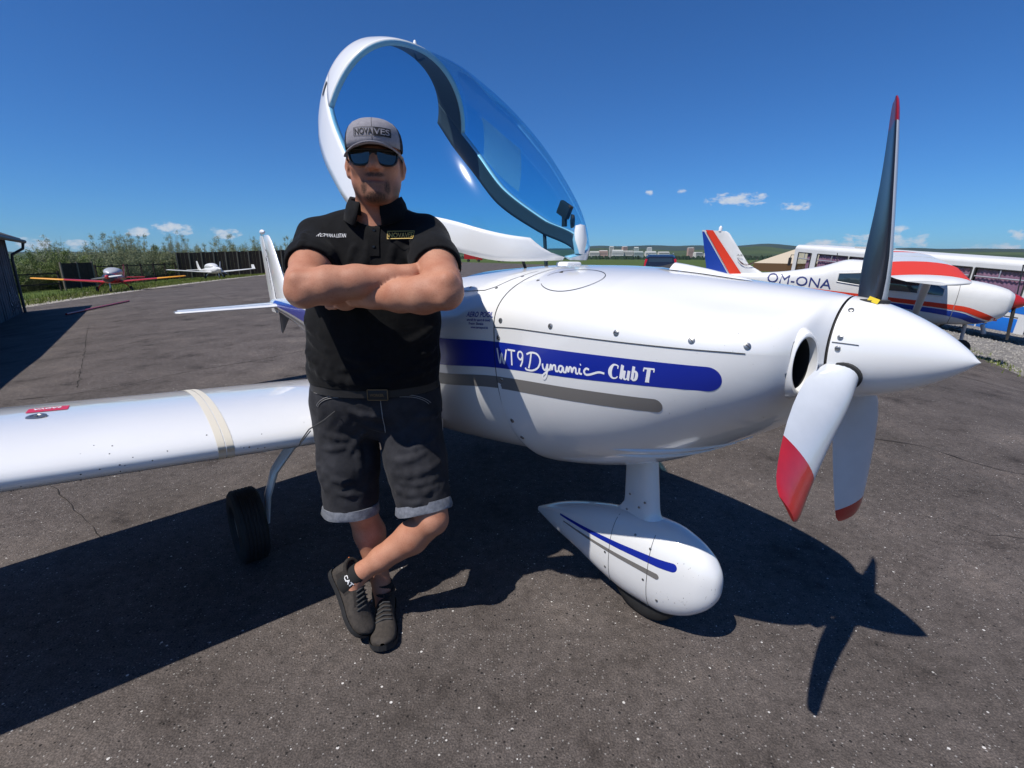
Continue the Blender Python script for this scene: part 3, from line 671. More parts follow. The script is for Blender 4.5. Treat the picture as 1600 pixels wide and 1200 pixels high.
# tail
def surf_loft(name, secs, axis, mat=M_WHITE, thick=.10, parent=PLANE):
    """secs: (span position, leading x, trailing x, centre other coordinate)."""
    rings = []
    for sp, xl, xt, c in secs:
        ch = xl - xt; rings.append([((xl - ch * q[0], q[1] * ch + c, sp) if axis == 'z' else (xl - ch * q[0], sp, c + q[1] * ch)) for q in naca(14, thick, 0)])
    V, Fc = loft(rings); return fix_normals(obj(name, V, Fc, mat, parent, angle=50))
surf_loft("tail_fin", [(.90, -4.30, -5.12, 0), (.98, -4.52, -5.15, 0), (1.10, -4.68, -5.20, 0), (1.35, -4.88, -5.30, 0), (1.58, -5.06, -5.38, 0), (1.63, -5.12, -5.38, 0), (1.65, -5.18, -5.36, 0)], 'z', thick=.11)
surf_loft("rudder", [(.78, -5.135, -5.42, 0), (1.10, -5.22, -5.48, 0), (1.35, -5.315, -5.53, 0), (1.60, -5.395, -5.58, 0), (1.65, -5.42, -5.56, 0)], 'z', thick=.06)
for s in (-1, 1):
    surf_loft("tailplane", [(s * .03, -4.62, -5.00, .905), (s * .5, -4.66, -4.98, .893), (s * .95, -4.71, -4.96, .882), (s * 1.02, -4.76, -4.95, .880)], 'y', thick=.11)
    surf_loft("elevator", [(s * .08, -5.01, -5.20, .903), (s * .5, -4.99, -5.15, .892), (s * .98, -4.97, -5.10, .881)], 'y', thick=.07)
rings = []
for z, xl, xt in [(.84, -4.55, -5.12), (.72, -4.78, -5.10), (.60, -4.96, -5.10), (.56, -5.02, -5.08)]:
    ch = xl - xt; rings.append([(xl - ch * q[0], q[1] * ch, z) for q in naca(10, .06, 0)])
V, Fc = loft(rings); obj("ventral_fin", V, Fc, M_GREYV, PLANE)
V, Fc = lathe([(-.05, .0001), (-.045, .02), (0, .028), (.05, .02), (.07, .0001)], 16, 'x', (-5.42, 0, 1.69)); obj("beacon", V, Fc, M_LET, PLANE)
mapped("fin_lettering", strokes2d([[(q[0], q[1]) for q in s] for s in DYN], .009, 4), lambda s, t: (-5.20 - .06 + .9 * s * -.10 + t * .9 + (s * .30), -.032, 1.50 - s * 1.5), M_SEAM, PLANE)

# canopy, hinged at the front and tipped up
CT_, CH_ = R(26), (-.50, 1.40); KY, KC, KU = .88, .94, 1.10
CS = np.array([(u * KU, y * KY, v) for u, y, v in [(0, .0, -.01), (.03, .16, -.03), (.12, .30, -.075), (.3, .42, -.118), (.6, .50, -.205), (1.0, .53, -.255), (1.3, .52, -.2), (1.55, .48, -.13), (1.70, .43, -.05)]])
CC = np.array([(u * KU, v * KC) for u, v in [(0, .0), (.1, .12), (.3, .25), (.6, .39), (.9, .47), (1.2, .51), (1.5, .51), (1.75, .47)]])
UM = 1.70 * KU
def ctr(u, y, v): return (CH_[0] - (u * math.cos(CT_) - v * math.sin(CT_)), y, CH_[1] + u * math.sin(CT_) + v * math.cos(CT_))
def cpt(u, a, off=0.0):
    """Canopy skin: u back from the hinge, a = 0 near sill .. pi far sill."""
    ys = float(pchip(CS[:, 0], CS[:, 1], u)); vs = float(pchip(CS[:, 0], CS[:, 2], u)); vc = float(pchip(CC[:, 0], CC[:, 1], u))
    c = math.cos(a); s = max(0.0, math.sin(a)); far = max(0.0, -c); lift = .12 * (u / UM) * (1 - c) / 2
    y = -(ys + off) * math.copysign(abs(c) ** .9, c) * (1 + .12 * far * u / UM); v = vs + lift + (vc + off - vs - lift) * s ** .9
    return ctr(u, y, v)
def a0(u):
    vs = float(pchip(CS[:, 0], CS[:, 2], u)); vc = float(pchip(CC[:, 0], CC[:, 1], u)); return min(.75, float(np.interp(u, [0, .6, 1.1, 1.87], [.105, .105, .15, .25])) / max(vc - vs, .09))
UA = UM - .24
def cgrid(us, n, lo, hi, off=0.0): return loft([[cpt(u, lo(u) + (hi(u) - lo(u)) * k / n, off) for k in range(n + 1)] for u in us], False, False, False)
us = list(np.linspace(.004, .25, 14)) + list(np.linspace(.28, UA, 30))
V, Fc = cgrid(us, 44, a0, lambda u: math.pi - .62 * a0(u)); glass = obj("canopy_glass", V, Fc, M_GLASS, PLANE, angle=None)
def solid(o, t):
    m = o.modifiers.new("thickness", 'SOLIDIFY'); m.thickness = abs(t); m.offset = -1.0 if t < 0 else 1.0
    if len(o.data.materials) > 1: m.material_offset = 1; m.material_offset_rim = 0
    return o
ul = us + list(np.linspace(UA, UM, 8))[1:]
for nm, lo, hi in (("canopy_frame", lambda u: -.0, a0), ("canopy_frame", lambda u: math.pi - .62 * a0(u), lambda u: math.pi)):
    V, Fc = cgrid(ul, 6, lo, hi, .003); solid(fix_normals(obj(nm, V, [f[::-1] for f in Fc], [M_TINTFRAME, M_LINER], PLANE, angle=None)), -.03)
V, Fc = cgrid(list(np.linspace(UA, UM, 9)), 50, a0, lambda u: math.pi - .62 * a0(u), .003); arch = solid(obj("canopy_rear_arch", V, Fc, [M_TINTFRAME, M_LINER], PLANE, angle=None), -.03)
# dark latch hole in the arch, catch at the top, vent window, grips, strut, phone mount, front hinge knob
def cpatch(name, u0, u1, a_0, a_1, mat, off=.006, n=6):
    V, Fc = cgrid(list(np.linspace(u0, u1, n)), n, lambda u: a_0, lambda u: a_1, off); return obj(name, V, Fc, mat, PLANE, angle=None)
cpatch("latch_hole", UM - .075, UM - .045, .30, .44, M_SEAM, .0065)
V, Fc = lathe([(0, .0001), (0, .012), (.03, .011), (.045, .006), (.047, .0001)], 12, 'z'); obj("canopy_catch", V, Fc, M_LET, PLANE, loc=cpt(UM - .07, 1.85, .0))
P = [cpt(UA - .02, 1.62 + .012 * k, -.04 - .025 * math.sin(math.pi * k / 12)) for k in range(13)]
V, Fc = tube(P, .006, 8); obj("canopy_grip", V, Fc, M_DARK, PLANE)
M_VENT = pm("vent_pane", (.55, .66, .62), .15, trans=.0)
mv = bpy.data.materials.new("vent_clear"); mv.use_nodes = True; _nt = mv.node_tree; _b = _nt.nodes["Principled BSDF"]; _tr = nd(_nt, "ShaderNodeBsdfTransparent"); _mx = nd(_nt, "ShaderNodeMixShader"); _mx.inputs[0].default_value = .30
_b.inputs["Base Color"].default_value = (.55, .68, .62, 1); _nt.links.new(_tr.outputs[0], _mx.inputs[1]); _nt.links.new(_b.outputs[0], _mx.inputs[2]); _nt.links.new(_mx.outputs[0], _nt.nodes["Material Output"].inputs[0])
cpatch("vent_window", .95, 1.38, math.pi - .62, math.pi - .20, mv, -.012, 10)
V, Fc = tube([cpt(.62, math.pi - .02, -.01), (-1.05, .40, 1.30)], .010, 8); obj("gas_strut", V, Fc, M_DARK, PLANE)
V, Fc = tube([cpt(.10, .45, -.01), (-.60, -.14, 1.345)], .006, 8); obj("gas_strut", V, Fc, M_DARK, PLANE)
pc = Vector(cpt(.20, 1.95, -.05))
V, Fc = join(xf(bbox_bevel(-.035, .035, -.012, .012, -.03, .03, .006), Matrix.Translation((0, 0, .02)) @ Matrix.Rotation(.5, 4, 'Y')), xf(lathe([(-.03, .0001), (-.03, .012), (.03, .012), (.03, .0001)], 10, 'z'), Matrix.Translation((.0, .0, -.02))), xf(lathe([(-.006, .0001), (-.006, .03), (.006, .026), (.006, .0001)], 14, 'x'), Matrix.Translation((.05, 0, -.03)) @ Matrix.Rotation(.6, 4, 'Z')))
obj("phone_mount", V, Fc, M_DARK, PLANE, loc=pc)
V, Fc = lathe([(-.055, .0001), (-.05, .03), (0, .045), (.05, .03), (.055, .0001)], 18, 'z'); obj("hinge_knob", V, Fc, M_TINTFRAME, PLANE, loc=ctr(.06, .10, .055), scale=(.6, .8, 1.15))
V, Fc = bbox_bevel(-.53, -.46, -.045, .045, 1.345, 1.385, .012, 3); obj("canopy_hinge", V, Fc, M_TINTFRAME, PLANE)
# ------------------------------------------------------------------ smooth organic surfaces: distance field on a grid, skinned by surface nets
class Field:
    def __init__(s, xs, ys, zs):
        s.ax = [np.asarray(a, np.float32) for a in (xs, ys, zs)]; s.D = np.full([len(a) for a in s.ax], 0.5, np.float32)
    def _sl(s, lo, hi):
        return tuple(slice(max(0, int(np.searchsorted(a, l)) - 1), min(len(a), int(np.searchsorted(a, h)) + 1)) for a, l, h in zip(s.ax, lo, hi))
    def _pts(s, sl): return np.meshgrid(*[a[q] for a, q in zip(s.ax, sl)], indexing='ij', sparse=True)
    def _merge(s, sl, d, k, op):
        D = s.D[sl]
        if op == 'add':
            if k > 0: h = np.clip(0.5 + 0.5 * (D - d) / k, 0, 1); s.D[sl] = D * (1 - h) + d * h - k * h * (1 - h)
            else: s.D[sl] = np.minimum(D, d)
        else:
            if k > 0: h = np.clip(0.5 - 0.5 * (D + d) / k, 0, 1); s.D[sl] = D * (1 - h) - d * h + k * h * (1 - h)
            else: s.D[sl] = np.maximum(D, -d)
    def cap(s, a, b, ra, rb, k=0.0, op='add'):
        a = np.array(a, np.float32); b = np.array(b, np.float32); m = max(ra, rb) + k + .03
        sl = s._sl(np.minimum(a, b) - m, np.maximum(a, b) + m); X, Y, Z = s._pts(sl); ab = b - a
        t = np.clip(((X - a[0]) * ab[0] + (Y - a[1]) * ab[1] + (Z - a[2]) * ab[2]) / max(float(ab @ ab), 1e-9), 0, 1)
        d = np.sqrt((X - a[0] - t * ab[0]) ** 2 + (Y - a[1] - t * ab[1]) ** 2 + (Z - a[2] - t * ab[2]) ** 2) - (ra + (rb - ra) * t)
        s._merge(sl, d, k, op)
    def chain(s, pts, k=0.01):
        for (a, ra), (b, rb) in zip(pts[:-1], pts[1:]): s.cap(a, b, ra, rb, k)
    def ell(s, c, r, k=0.0, op='add', rot=None):
        c = np.array(c, np.float32); r = np.array(r, np.float32); m = float(max(r)) + k + .03
        sl = s._sl(c - m, c + m); X, Y, Z = s._pts(sl); x, y, z = X - c[0], Y - c[1], Z - c[2]
        if rot is not None:
            q = np.array(rot, np.float32); x, y, z = (q[0, 0] * x + q[1, 0] * y + q[2, 0] * z, q[0, 1] * x + q[1, 1] * y + q[2, 1] * z, q[0, 2] * x + q[1, 2] * y + q[2, 2] * z)
        k0 = np.sqrt((x / r[0]) ** 2 + (y / r[1]) ** 2 + (z / r[2]) ** 2); k1 = np.sqrt((x / r[0] ** 2) ** 2 + (y / r[1] ** 2) ** 2 + (z / r[2] ** 2) ** 2)
        s._merge(sl, k0 * (k0 - 1) / np.maximum(k1, 1e-6), k, op)
    def ridge(s, pts, r, k=.014, sink=.45):
        """A soft fold through (x, z) points, laid on the side of the form that faces -y."""
        P = []
        for x_, z_ in pts:
            i = int(np.argmin(abs(s.ax[0] - x_))); j = int(np.argmin(abs(s.ax[2] - z_))); c = np.where(s.D[i, :, j] < 0)[0]
            if len(c): P.append((x_, float(s.ax[1][c[0]]) + r * sink, z_))
        for n, (a, b) in enumerate(zip(P[:-1], P[1:])):
            m = len(P) - 1; ra = r * math.sin(math.pi * (.12 + .76 * n / m)); rb = r * math.sin(math.pi * (.12 + .76 * (n + 1) / m)); s.cap(a, b, ra, rb, k)
    def plane(s, p, n):
        """Keep only what lies behind the plane (opposite to n)."""
        X, Y, Z = np.meshgrid(*s.ax, indexing='ij', sparse=True); n = np.array(n, float) / np.linalg.norm(n)
        s.D = np.maximum(s.D, ((X - p[0]) * n[0] + (Y - p[1]) * n[1] + (Z - p[2]) * n[2]).astype(np.float32))
    def warp(s, fn):
        X, Y, Z = np.meshgrid(*s.ax, indexing='ij', sparse=True); s.D = s.D + fn(X, Y, Z).astype(np.float32)
    def mesh(s):
        D = s.D; I = D < 0; nx, ny, nz = D.shape
        cnt = np.zeros((nx - 1, ny - 1, nz - 1), np.int8)
        for dx in (0, 1):
            for dy in (0, 1):
                for dz in (0, 1): cnt += I[dx:nx - 1 + dx, dy:ny - 1 + dy, dz:nz - 1 + dz]
        act = (cnt > 0) & (cnt < 8); idx = np.full(act.shape, -1, np.int64); ci = np.argwhere(act); idx[act] = np.arange(len(ci))
        acc = np.zeros((len(ci), 3)); num = np.zeros(len(ci)); i, j, k = ci.T
        for axn in range(3):
            o1, o2 = [q for q in range(3) if q != axn]
            for a in (0, 1):
                for b in (0, 1):
                    p = [i.copy(), j.copy(), k.copy()]; p[o1] += a; p[o2] += b; q = [v.copy() for v in p]; q[axn] += 1
                    d0 = D[p[0], p[1], p[2]]; d1 = D[q[0], q[1], q[2]]; m = (d0 < 0) != (d1 < 0)
                    t = np.where(m, d0 / np.where(m, d0 - d1, 1), 0)
                    for c in range(3):
                        A = s.ax[c]; v = A[p[c]] + (t * (A[q[c]] - A[p[c]]) if c == axn else 0); acc[:, c] += np.where(m, v, 0)
                    num += m
        V = acc / num[:, None]; F_ = []
        for axn in range(3):
            o1, o2 = (axn + 1) % 3, (axn + 2) % 3
            sl0 = [slice(None)] * 3; sl1 = [slice(None)] * 3; sl0[axn] = slice(0, -1); sl1[axn] = slice(1, None)
            ch = I[tuple(sl0)] != I[tuple(sl1)]; e = np.argwhere(ch); e = e[(e[:, o1] > 0) & (e[:, o2] > 0)]
            e = e[(e[:, o1] < D.shape[o1] - 1) & (e[:, o2] < D.shape[o2] - 1)]
            ins = I[e[:, 0], e[:, 1], e[:, 2]]; q = []
            for a, b in ((1, 1), (0, 1), (0, 0), (1, 0)):
                c = e.copy(); c[:, o1] -= a; c[:, o2] -= b; q.append(idx[c[:, 0], c[:, 1], c[:, 2]])
            q = np.stack(q, 1); q[~ins] = q[~ins][:, ::-1]; F_.append(q)
        Fq = np.concatenate(F_); return V, Fq[(Fq >= 0).all(1)]
def ax(lo, hi, step, fine=None):
    """Axis samples with an optional finer stretch (lo, hi, step)."""
    if not fine: return np.arange(lo, hi, step)
    return np.concatenate([np.arange(lo, fine[0], step), np.arange(fine[0], fine[1], fine[2]), np.arange(fine[1], hi, step)])
def np_mesh(name, V, Fq, mats, origin=(0, 0, 0), fmat=None):
    me = bpy.data.meshes.new(name); V = np.asarray(V, np.float32) - np.array(origin, np.float32)
    me.vertices.add(len(V)); me.vertices.foreach_set("co", V.ravel()); n = len(Fq); me.loops.add(4 * n); me.polygons.add(n)
    me.loops.foreach_set("vertex_index", Fq.ravel().astype(np.int32)); me.polygons.foreach_set("loop_start", np.arange(n, dtype=np.int32) * 4)
    me.polygons.foreach_set("use_smooth", np.ones(n, bool))
    for m in (mats if isinstance(mats, (list, tuple)) else [mats]): me.materials.append(m)
    me.update(calc_edges=True); me.validate(); return me
def relax(V, Fq, it=1, lam=.5):
    for _ in range(it):
        acc = np.zeros_like(V); num = np.zeros(len(V))
        for a, b in ((0, 1), (1, 2), (2, 3), (3, 0)):
            for p, q in ((a, b), (b, a)): np.add.at(acc, Fq[:, p], V[Fq[:, q]]); np.add.at(num, Fq[:, p], 1)
        V = V * (1 - lam) + lam * acc / np.maximum(num, 1)[:, None]
    return V

# ------------------------------------------------------------------ the man with folded arms
def fit2d(txt, w, h, bold=0.0):
    """Lettering scaled to a given width and height with its lower left corner at 0, 0."""
    V, Fc = text2d(txt, .03, 0, bold); a = np.array(V); lo, hi = a.min(0), a.max(0); a = (a - lo) / (hi - lo) * (w, h); return [tuple(p) for p in a], Fc
def skin_material():
    m = pm("skin", (0.47, 0.235, 0.155), 0.58, spec=0.32); nt = m.node_tree; b = nt.nodes["Principled BSDF"]; L = nt.links
    t = nd(nt, "ShaderNodeTexCoord"); n1 = nd(nt, "ShaderNodeTexNoise"); n1.inputs["Scale"].default_value = 16; n1.inputs["Detail"].default_value = 5; L.new(t.outputs["Object"], n1.inputs[0])
    r1 = nd(nt, "ShaderNodeValToRGB"); e = r1.color_ramp.elements; e[0].position = .3; e[0].color = (0.40, 0.164, 0.096, 1); e[1].position = .7; e[1].color = (0.50, 0.245, 0.155, 1); L.new(n1.outputs[0], r1.inputs[0])
    n2 = nd(nt, "ShaderNodeTexNoise"); n2.inputs["Scale"].default_value = 260; n2.inputs["Detail"].default_value = 3; L.new(t.outputs["Object"], n2.inputs[0])
    r2 = nd(nt, "ShaderNodeValToRGB"); e = r2.color_ramp.elements; e[0].position = .33; e[0].color = (.80, .74, .70, 1); e[1].position = .52; e[1].color = (1, 1, 1, 1); L.new(n2.outputs[0], r2.inputs[0])
    mx = nd(nt, "ShaderNodeMix"); mx.data_type = 'RGBA'; mx.blend_type = 'MULTIPLY'; mx.inputs[0].default_value = .55; L.new(r1.outputs[0], mx.inputs[6]); L.new(r2.outputs[0], mx.inputs[7])
    at = nd(nt, "ShaderNodeAttribute"); at.attribute_name = "beard"
    n3 = nd(nt, "ShaderNodeTexNoise"); n3.inputs["Scale"].default_value = 420; n3.inputs["Detail"].default_value = 2; L.new(t.outputs["Object"], n3.inputs[0])
    r3 = nd(nt, "ShaderNodeValToRGB"); e = r3.color_ramp.elements; e[0].position = .34; e[0].color = (.55, .55, .55, 1); e[1].position = .58; e[1].color = (1, 1, 1, 1); L.new(n3.outputs[0], r3.inputs[0])
    ml = nd(nt, "ShaderNodeMath", operation='MULTIPLY'); L.new(at.outputs["Fac"], ml.inputs[0]); L.new(r3.outputs[0], ml.inputs[1])
    m2 = nd(nt, "ShaderNodeMix"); m2.data_type = 'RGBA'; L.new(ml.outputs[0], m2.inputs[0]); L.new(mx.outputs[2], m2.inputs[6]); m2.inputs[7].default_value = (.035, .020, .012, 1)
    al = nd(nt, "ShaderNodeAttribute"); al.attribute_name = "lips"; m3 = nd(nt, "ShaderNodeMix"); m3.data_type = 'RGBA'; L.new(al.outputs["Fac"], m3.inputs[0]); L.new(m2.outputs[2], m3.inputs[6]); m3.inputs[7].default_value = (.20, .065, .052, 1)
    L.new(m3.outputs[2], b.inputs["Base Color"])
    bp = nd(nt, "ShaderNodeBump"); bp.inputs["Strength"].default_value = .18; bp.inputs["Distance"].default_value = .002; L.new(n2.outputs[0], bp.inputs["Height"]); L.new(bp.outputs[0], b.inputs["Normal"])
    pass
    return m
M_SKIN = skin_material()
def cloth(name, col, scale, wv, col2=None, rough=.9):
    m = pm(name, col, rough, spec=.15, sheen=.04, var=(scale, .35), col2=col2); nt = m.node_tree; b = nt.nodes["Principled BSDF"]; t = nd(nt, "ShaderNodeTexCoord")
    w = nd(nt, "ShaderNodeTexNoise"); w.inputs["Scale"].default_value = wv; w.inputs["Detail"].default_value = 2; nt.links.new(t.outputs["Object"], w.inputs[0])
    n = nd(nt, "ShaderNodeTexNoise"); n.inputs["Scale"].default_value = 26; n.inputs["Detail"].default_value = 3; nt.links.new(t.outputs["Object"], n.inputs[0])
    b1 = nd(nt, "ShaderNodeBump"); b1.inputs["Strength"].default_value = .25; b1.inputs["Distance"].default_value = .012; nt.links.new(n.outputs[0], b1.inputs["Height"])
    b2 = nd(nt, "ShaderNodeBump"); b2.inputs["Strength"].default_value = .35; b2.inputs["Distance"].default_value = .0015; nt.links.new(w.outputs[0], b2.inputs["Height"]); nt.links.new(b1.outputs[0], b2.inputs["Normal"]); nt.links.new(b2.outputs[0], b.inputs["Normal"])
    return m
M_SHIRT = cloth("black_pique", (.0070, .0070, .0078), 40, 900)
M_DENIM = cloth("black_denim", (.036, .036, .041), 14, 700, (.018, .018, .021))
M_CUFF = cloth("denim_cuff", (.21, .22, .25), 60, 700, (.12, .13, .15))
M_CAPG = cloth("cap_grey", (.27, .26, .285), 90, 800, (.21, .20, .225)); M_CAPN = cloth("cap_mesh", (.012, .013, .022), 200, 1200)
M_LOGO = pm("black_thread", (.008, .008, .010), .7); M_GOLD = pm("gold_thread", (.62, .43, .11), .55); M_WTH = pm("white_thread", (.75, .75, .75), .7)
M_LENS = pm("mirror_lens", (.012, .014, .012), .04, spec=.9); M_FRAME = pm("glasses_frame", (.008, .008, .008), .3)
M_LEATHER = pm("belt_leather", (.012, .010, .009), .55, var=(30, .5)); M_BUCKLE = pm("buckle_brass", (.16, .11, .06), .45, metal=.7)
M_SHOE = pm("shoe_upper", (.055, .045, .037), .85, var=(70, .45), bump=(160, .5, .003)); M_SOLE = pm("shoe_sole", (.016, .016, .017), .8, bump=(90, .5, .004))
M_SHOEB = pm("shoe_mesh", (.030, .024, .020), .9, var=(200, .6)); M_ORNG = pm("orange_pull", (.75, .16, .02), .7); M_SOCK = pm("black_sock", (.012, .012, .012), .95); M_LACE = pm("dark_lace", (.05, .05, .05), .9)

HOME = (-.52, 1.62, 0.0)
MAN = empty("person", HOME)
tag(MAN, "person in black polo, denim shorts, cap and sunglasses leaning with folded arms and crossed legs", "person")
YAW = R(12); HC = np.array((-.430, 1.655, 1.684))
hf = np.array((math.sin(YAW), -math.cos(YAW), 0)); hr = np.array((math.cos(YAW), math.sin(YAW), 0))      # facing, picture-right
HROT = np.array([[hr[0], -hf[0], 0], [hr[1], -hf[1], 0], [0, 0, 1.0]])                                   # local (right, back, up) to world
def H(x, y, z): return HC + hr * x - hf * y + np.array((0, 0, z))
el1, wr1, el2, wr2 = (-.612, 1.445, 1.308), (-.306, 1.500, 1.352), (-.190, 1.425, 1.305), (-.480, 1.515, 1.282)
sh1, sh2 = (-.645, 1.705, 1.452), (-.290, 1.705, 1.455)
def mixp(a, b, t): return tuple(np.array(a) * (1 - t) + np.array(b) * t)
f = Field(ax(-.86, -.06, .0065, (-.545, -.315, .0032)), ax(1.30, 1.98, .0065, (1.53, 1.76, .0032)), ax(-.01, 1.83, .0065, (1.53, 1.80, .0032)))
# head
f.ell(H(0, .018, .035), (.080, .098, .096), 0, rot=HROT); f.ell(H(0, -.014, -.034), (.069, .079, .084), .03, rot=HROT); f.ell(H(0, -.022, -.070), (.047, .058, .046), .03, rot=HROT)
for s in (-1, 1):
    f.cap(H(s * .047, .008, -.050), H(s * .016, -.058, -.094), .020, .019, .035); f.ell(H(s * .044, -.054, -.012), (.027, .024, .024), .025, rot=HROT)
    f.cap(H(s * .012, -.088, .028), H(s * .046, -.074, .026), .010, .008, .012)
    f.ell(H(s * .0155, -.094, -.023), (.012, .014, .0105), .006, rot=HROT)
    f.cap(H(s * .070, .016, -.006), H(s * .080, .018, -.006), .018, .016, .012); f.ell(H(s * .0845, .014, -.006), (.009, .018, .029), .007, rot=HROT); f.ell(H(s * .0925, .008, -.004), (.007, .011, .019), .004, 'sub', rot=HROT)
    f.ell(H(s * .081, .010, -.032), (.008, .011, .011), .006, rot=HROT)
    f.ell(H(s * .032, -.098, .004), (.020, .014, .012), .008, 'sub', rot=HROT)
f.ell(H(0, -.070, -.098), (.024, .020, .018), .018, rot=HROT)
f.cap(H(0, -.086, .024), H(0, -.112, -.017), .0098, .0148, .009)
for s in (-1, 1):
    f.cap(H(0, -.0850, -.0525), H(s * .024, -.0775, -.0555), .0078, .0050, .005); f.cap(H(0, -.0830, -.0665), H(s * .021, -.0765, -.0635), .0082, .0055, .005)
    f.cap(H(0, -.0945, -.0592), H(s * .027, -.0865, -.0588), .0034, .0030, .0025, 'sub'); f.cap(H(s * .022, -.096, -.030), H(s * .037, -.084, -.058), .0025, .0020, .010, 'sub')
pass
f.cap(H(0, .030, -.07), (-.452, 1.715, 1.50), .066, .076, .025)
# trunk
f.ell((-.475, 1.735, 1.33), (.205, .125, .19), .05); f.ell((-.50, 1.745, 1.08), (.205, .135, .20), .06); f.ell((-.515, 1.775, .92), (.195, .135, .13), .05)
f.cap(sh1, sh2, .066, .066, .05)
# legs
hip1, kn1, an1 = (-.635, 1.79, .86), (-.592, 1.725, .44), (-.530, 1.715, .095); hip2, kn2, an2 = (-.415, 1.79, .86), (-.292, 1.605, .47), (-.592, 1.612, .228)
f.chain([(hip1, .095), (mixp(hip1, kn1, .5), .084), (kn1, .058)], .03); f.chain([(hip2, .095), (mixp(hip2, kn2, .5), .086), (kn2, .060)], .03)
c1 = np.array(mixp(kn1, an1, .32)) + (0, .022, 0); c2 = np.array(mixp(kn2, an2, .32)) + (.010, .022, -.012)
for kn, cc, an in ((kn1, c1, an1), (kn2, c2, an2)):
    lg = Field(*f.ax); lg.chain([(kn, .055), (cc, .060), (mixp(cc, an, .55), .044), (mixp(cc, an, .88), .034), (an, .036)], .02); lg.ell(np.array(kn) + (0, -.028, .0), (.036, .030, .042), .025)
    f.D = np.minimum(f.D, lg.D)
# arms, each grown apart so that the folds between them stay crisp
def arm(sh, el, wr, bulge, hand):
    a = Field(*f.ax); mid = mixp(sh, el, .5)
    a.chain([(sh, .066), (mid, .064), (mixp(sh, el, .85), .055), (el, .050)], .02)
    p = [(el, .047), (np.array(mixp(el, wr, .24)) + bulge, .055), (np.array(mixp(el, wr, .50)) + np.array(bulge) * .6, .048), (mixp(el, wr, .80), .036), (wr, .031)]
    a.chain(p, .016)
    for dz, dy, t0_, t1_, rr in ((.030, -.018, -.02, .42, .030), (-.020, -.026, .02, .50, .026), (.004, -.034, .10, .62, .020)): a.cap(np.array(mixp(el, wr, t0_)) + (0, dy, dz), np.array(mixp(el, wr, t1_)) + (0, dy * .75, dz * .6), rr, rr * .55, .010)
    a.cap(np.array(mixp(sh, el, .30)) + (0, -.030, -.004), np.array(mixp(sh, el, .80)) + (0, -.022, .004), .046, .036, .012)
    a.ell(np.array(el) + (0, .0, -.022), (.034, .032, .026), .012)
    d = np.array(wr) - np.array(el); d /= np.linalg.norm(d); up = np.array((0, 0, 1.0)); bk = np.array((0, 1.0, 0))
    pal = np.array(wr) + d * .045 + bk * .012; a.ell(pal, (.046, .020, .040), .015)
    for q in range(4):        # four fingers laid flat round the other arm, thumb up
        o = up * (.028 - .018 * q); L = (.070, .078, .074, .060)[q]; b0 = pal + d * .036 + o; b1 = b0 + d * L * .5 + bk * .010; b2 = b1 + d * L * .35 + bk * .028
        a.cap(b0, b1, .0095, .0088, .004); a.cap(b1, b2, .0088, .0078, .004)
    t0 = pal + up * .022 - d * .012 + bk * .010; t1 = t0 + up * .016 + d * .024 + bk * .022; a.cap(t0, t1, .012, .0105, .008); a.cap(t1, t1 + d * .024 - up * .004 + bk * .010, .0105, .009, .004)
    f.D = np.minimum(f.D, a.D)
arm(sh1, el1, wr1, (0, -.006, .004), 1); arm(sh2, el2, wr2, (0, -.006, -.004), -1)
f.cap(an1, (-.510, 1.62, .045), .034, .022, .02); f.cap(an2, (-.610, 1.575, .130), .034, .022, .02)
V, Fq = f.mesh(); V = relax(V, Fq, 1, .35)
body = put("body", np_mesh("body", V, Fq, M_SKIN, HOME), MAN)
loc = (V - HC) @ np.stack([hr, -hf, (0, 0, 1)], 1)
x, y, z = loc.T
def blob(cx, cy, cz, rx, ry, rz): return np.clip(1.4 - 1.4 * np.sqrt(((np.abs(x) - cx) / rx) ** 2 + ((y - cy) / ry) ** 2 + ((z - cz) / rz) ** 2), 0, 1)
beard = np.maximum.reduce([blob(.0, -.075, -.105, .052, .060, .026) * 1.15, blob(.034, -.075, -.078, .016, .05, .034) * .9, blob(.012, -.095, -.0425, .030, .03, .0100) * .9, blob(.018, -.07, -.075, .060, .08, .062) * .38, blob(.052, -.02, -.082, .034, .075, .040) * .75, np.clip((z + .03) / .05, 0, 1) * (np.abs(x) > .06) * (y > -.03) * (np.abs(x) < .084) * .6 * (z < .1)])
beard = np.where(z > -.15, np.clip(beard * 1.3, 0, 1), 0) * (np.sqrt(x * x + y * y) < .16)
lips = np.maximum(np.clip(1.6 - 1.6 * np.sqrt((x / .028) ** 2 + ((y + .086) / .016) ** 2 + ((z + .0595) / .011) ** 2), 0, 1) * .45, np.clip(1.8 - 1.8 * np.sqrt((x / .031) ** 2 + ((y + .086) / .014) ** 2 + ((z + .0590) / .0035) ** 2), 0, 1))
for nm, v in (("beard", beard), ("lips", lips)):
    at = body.data.attributes.new(nm, 'FLOAT', 'POINT')
    if len(v) == len(body.data.vertices): at.data.foreach_set("value", v.astype(np.float32))

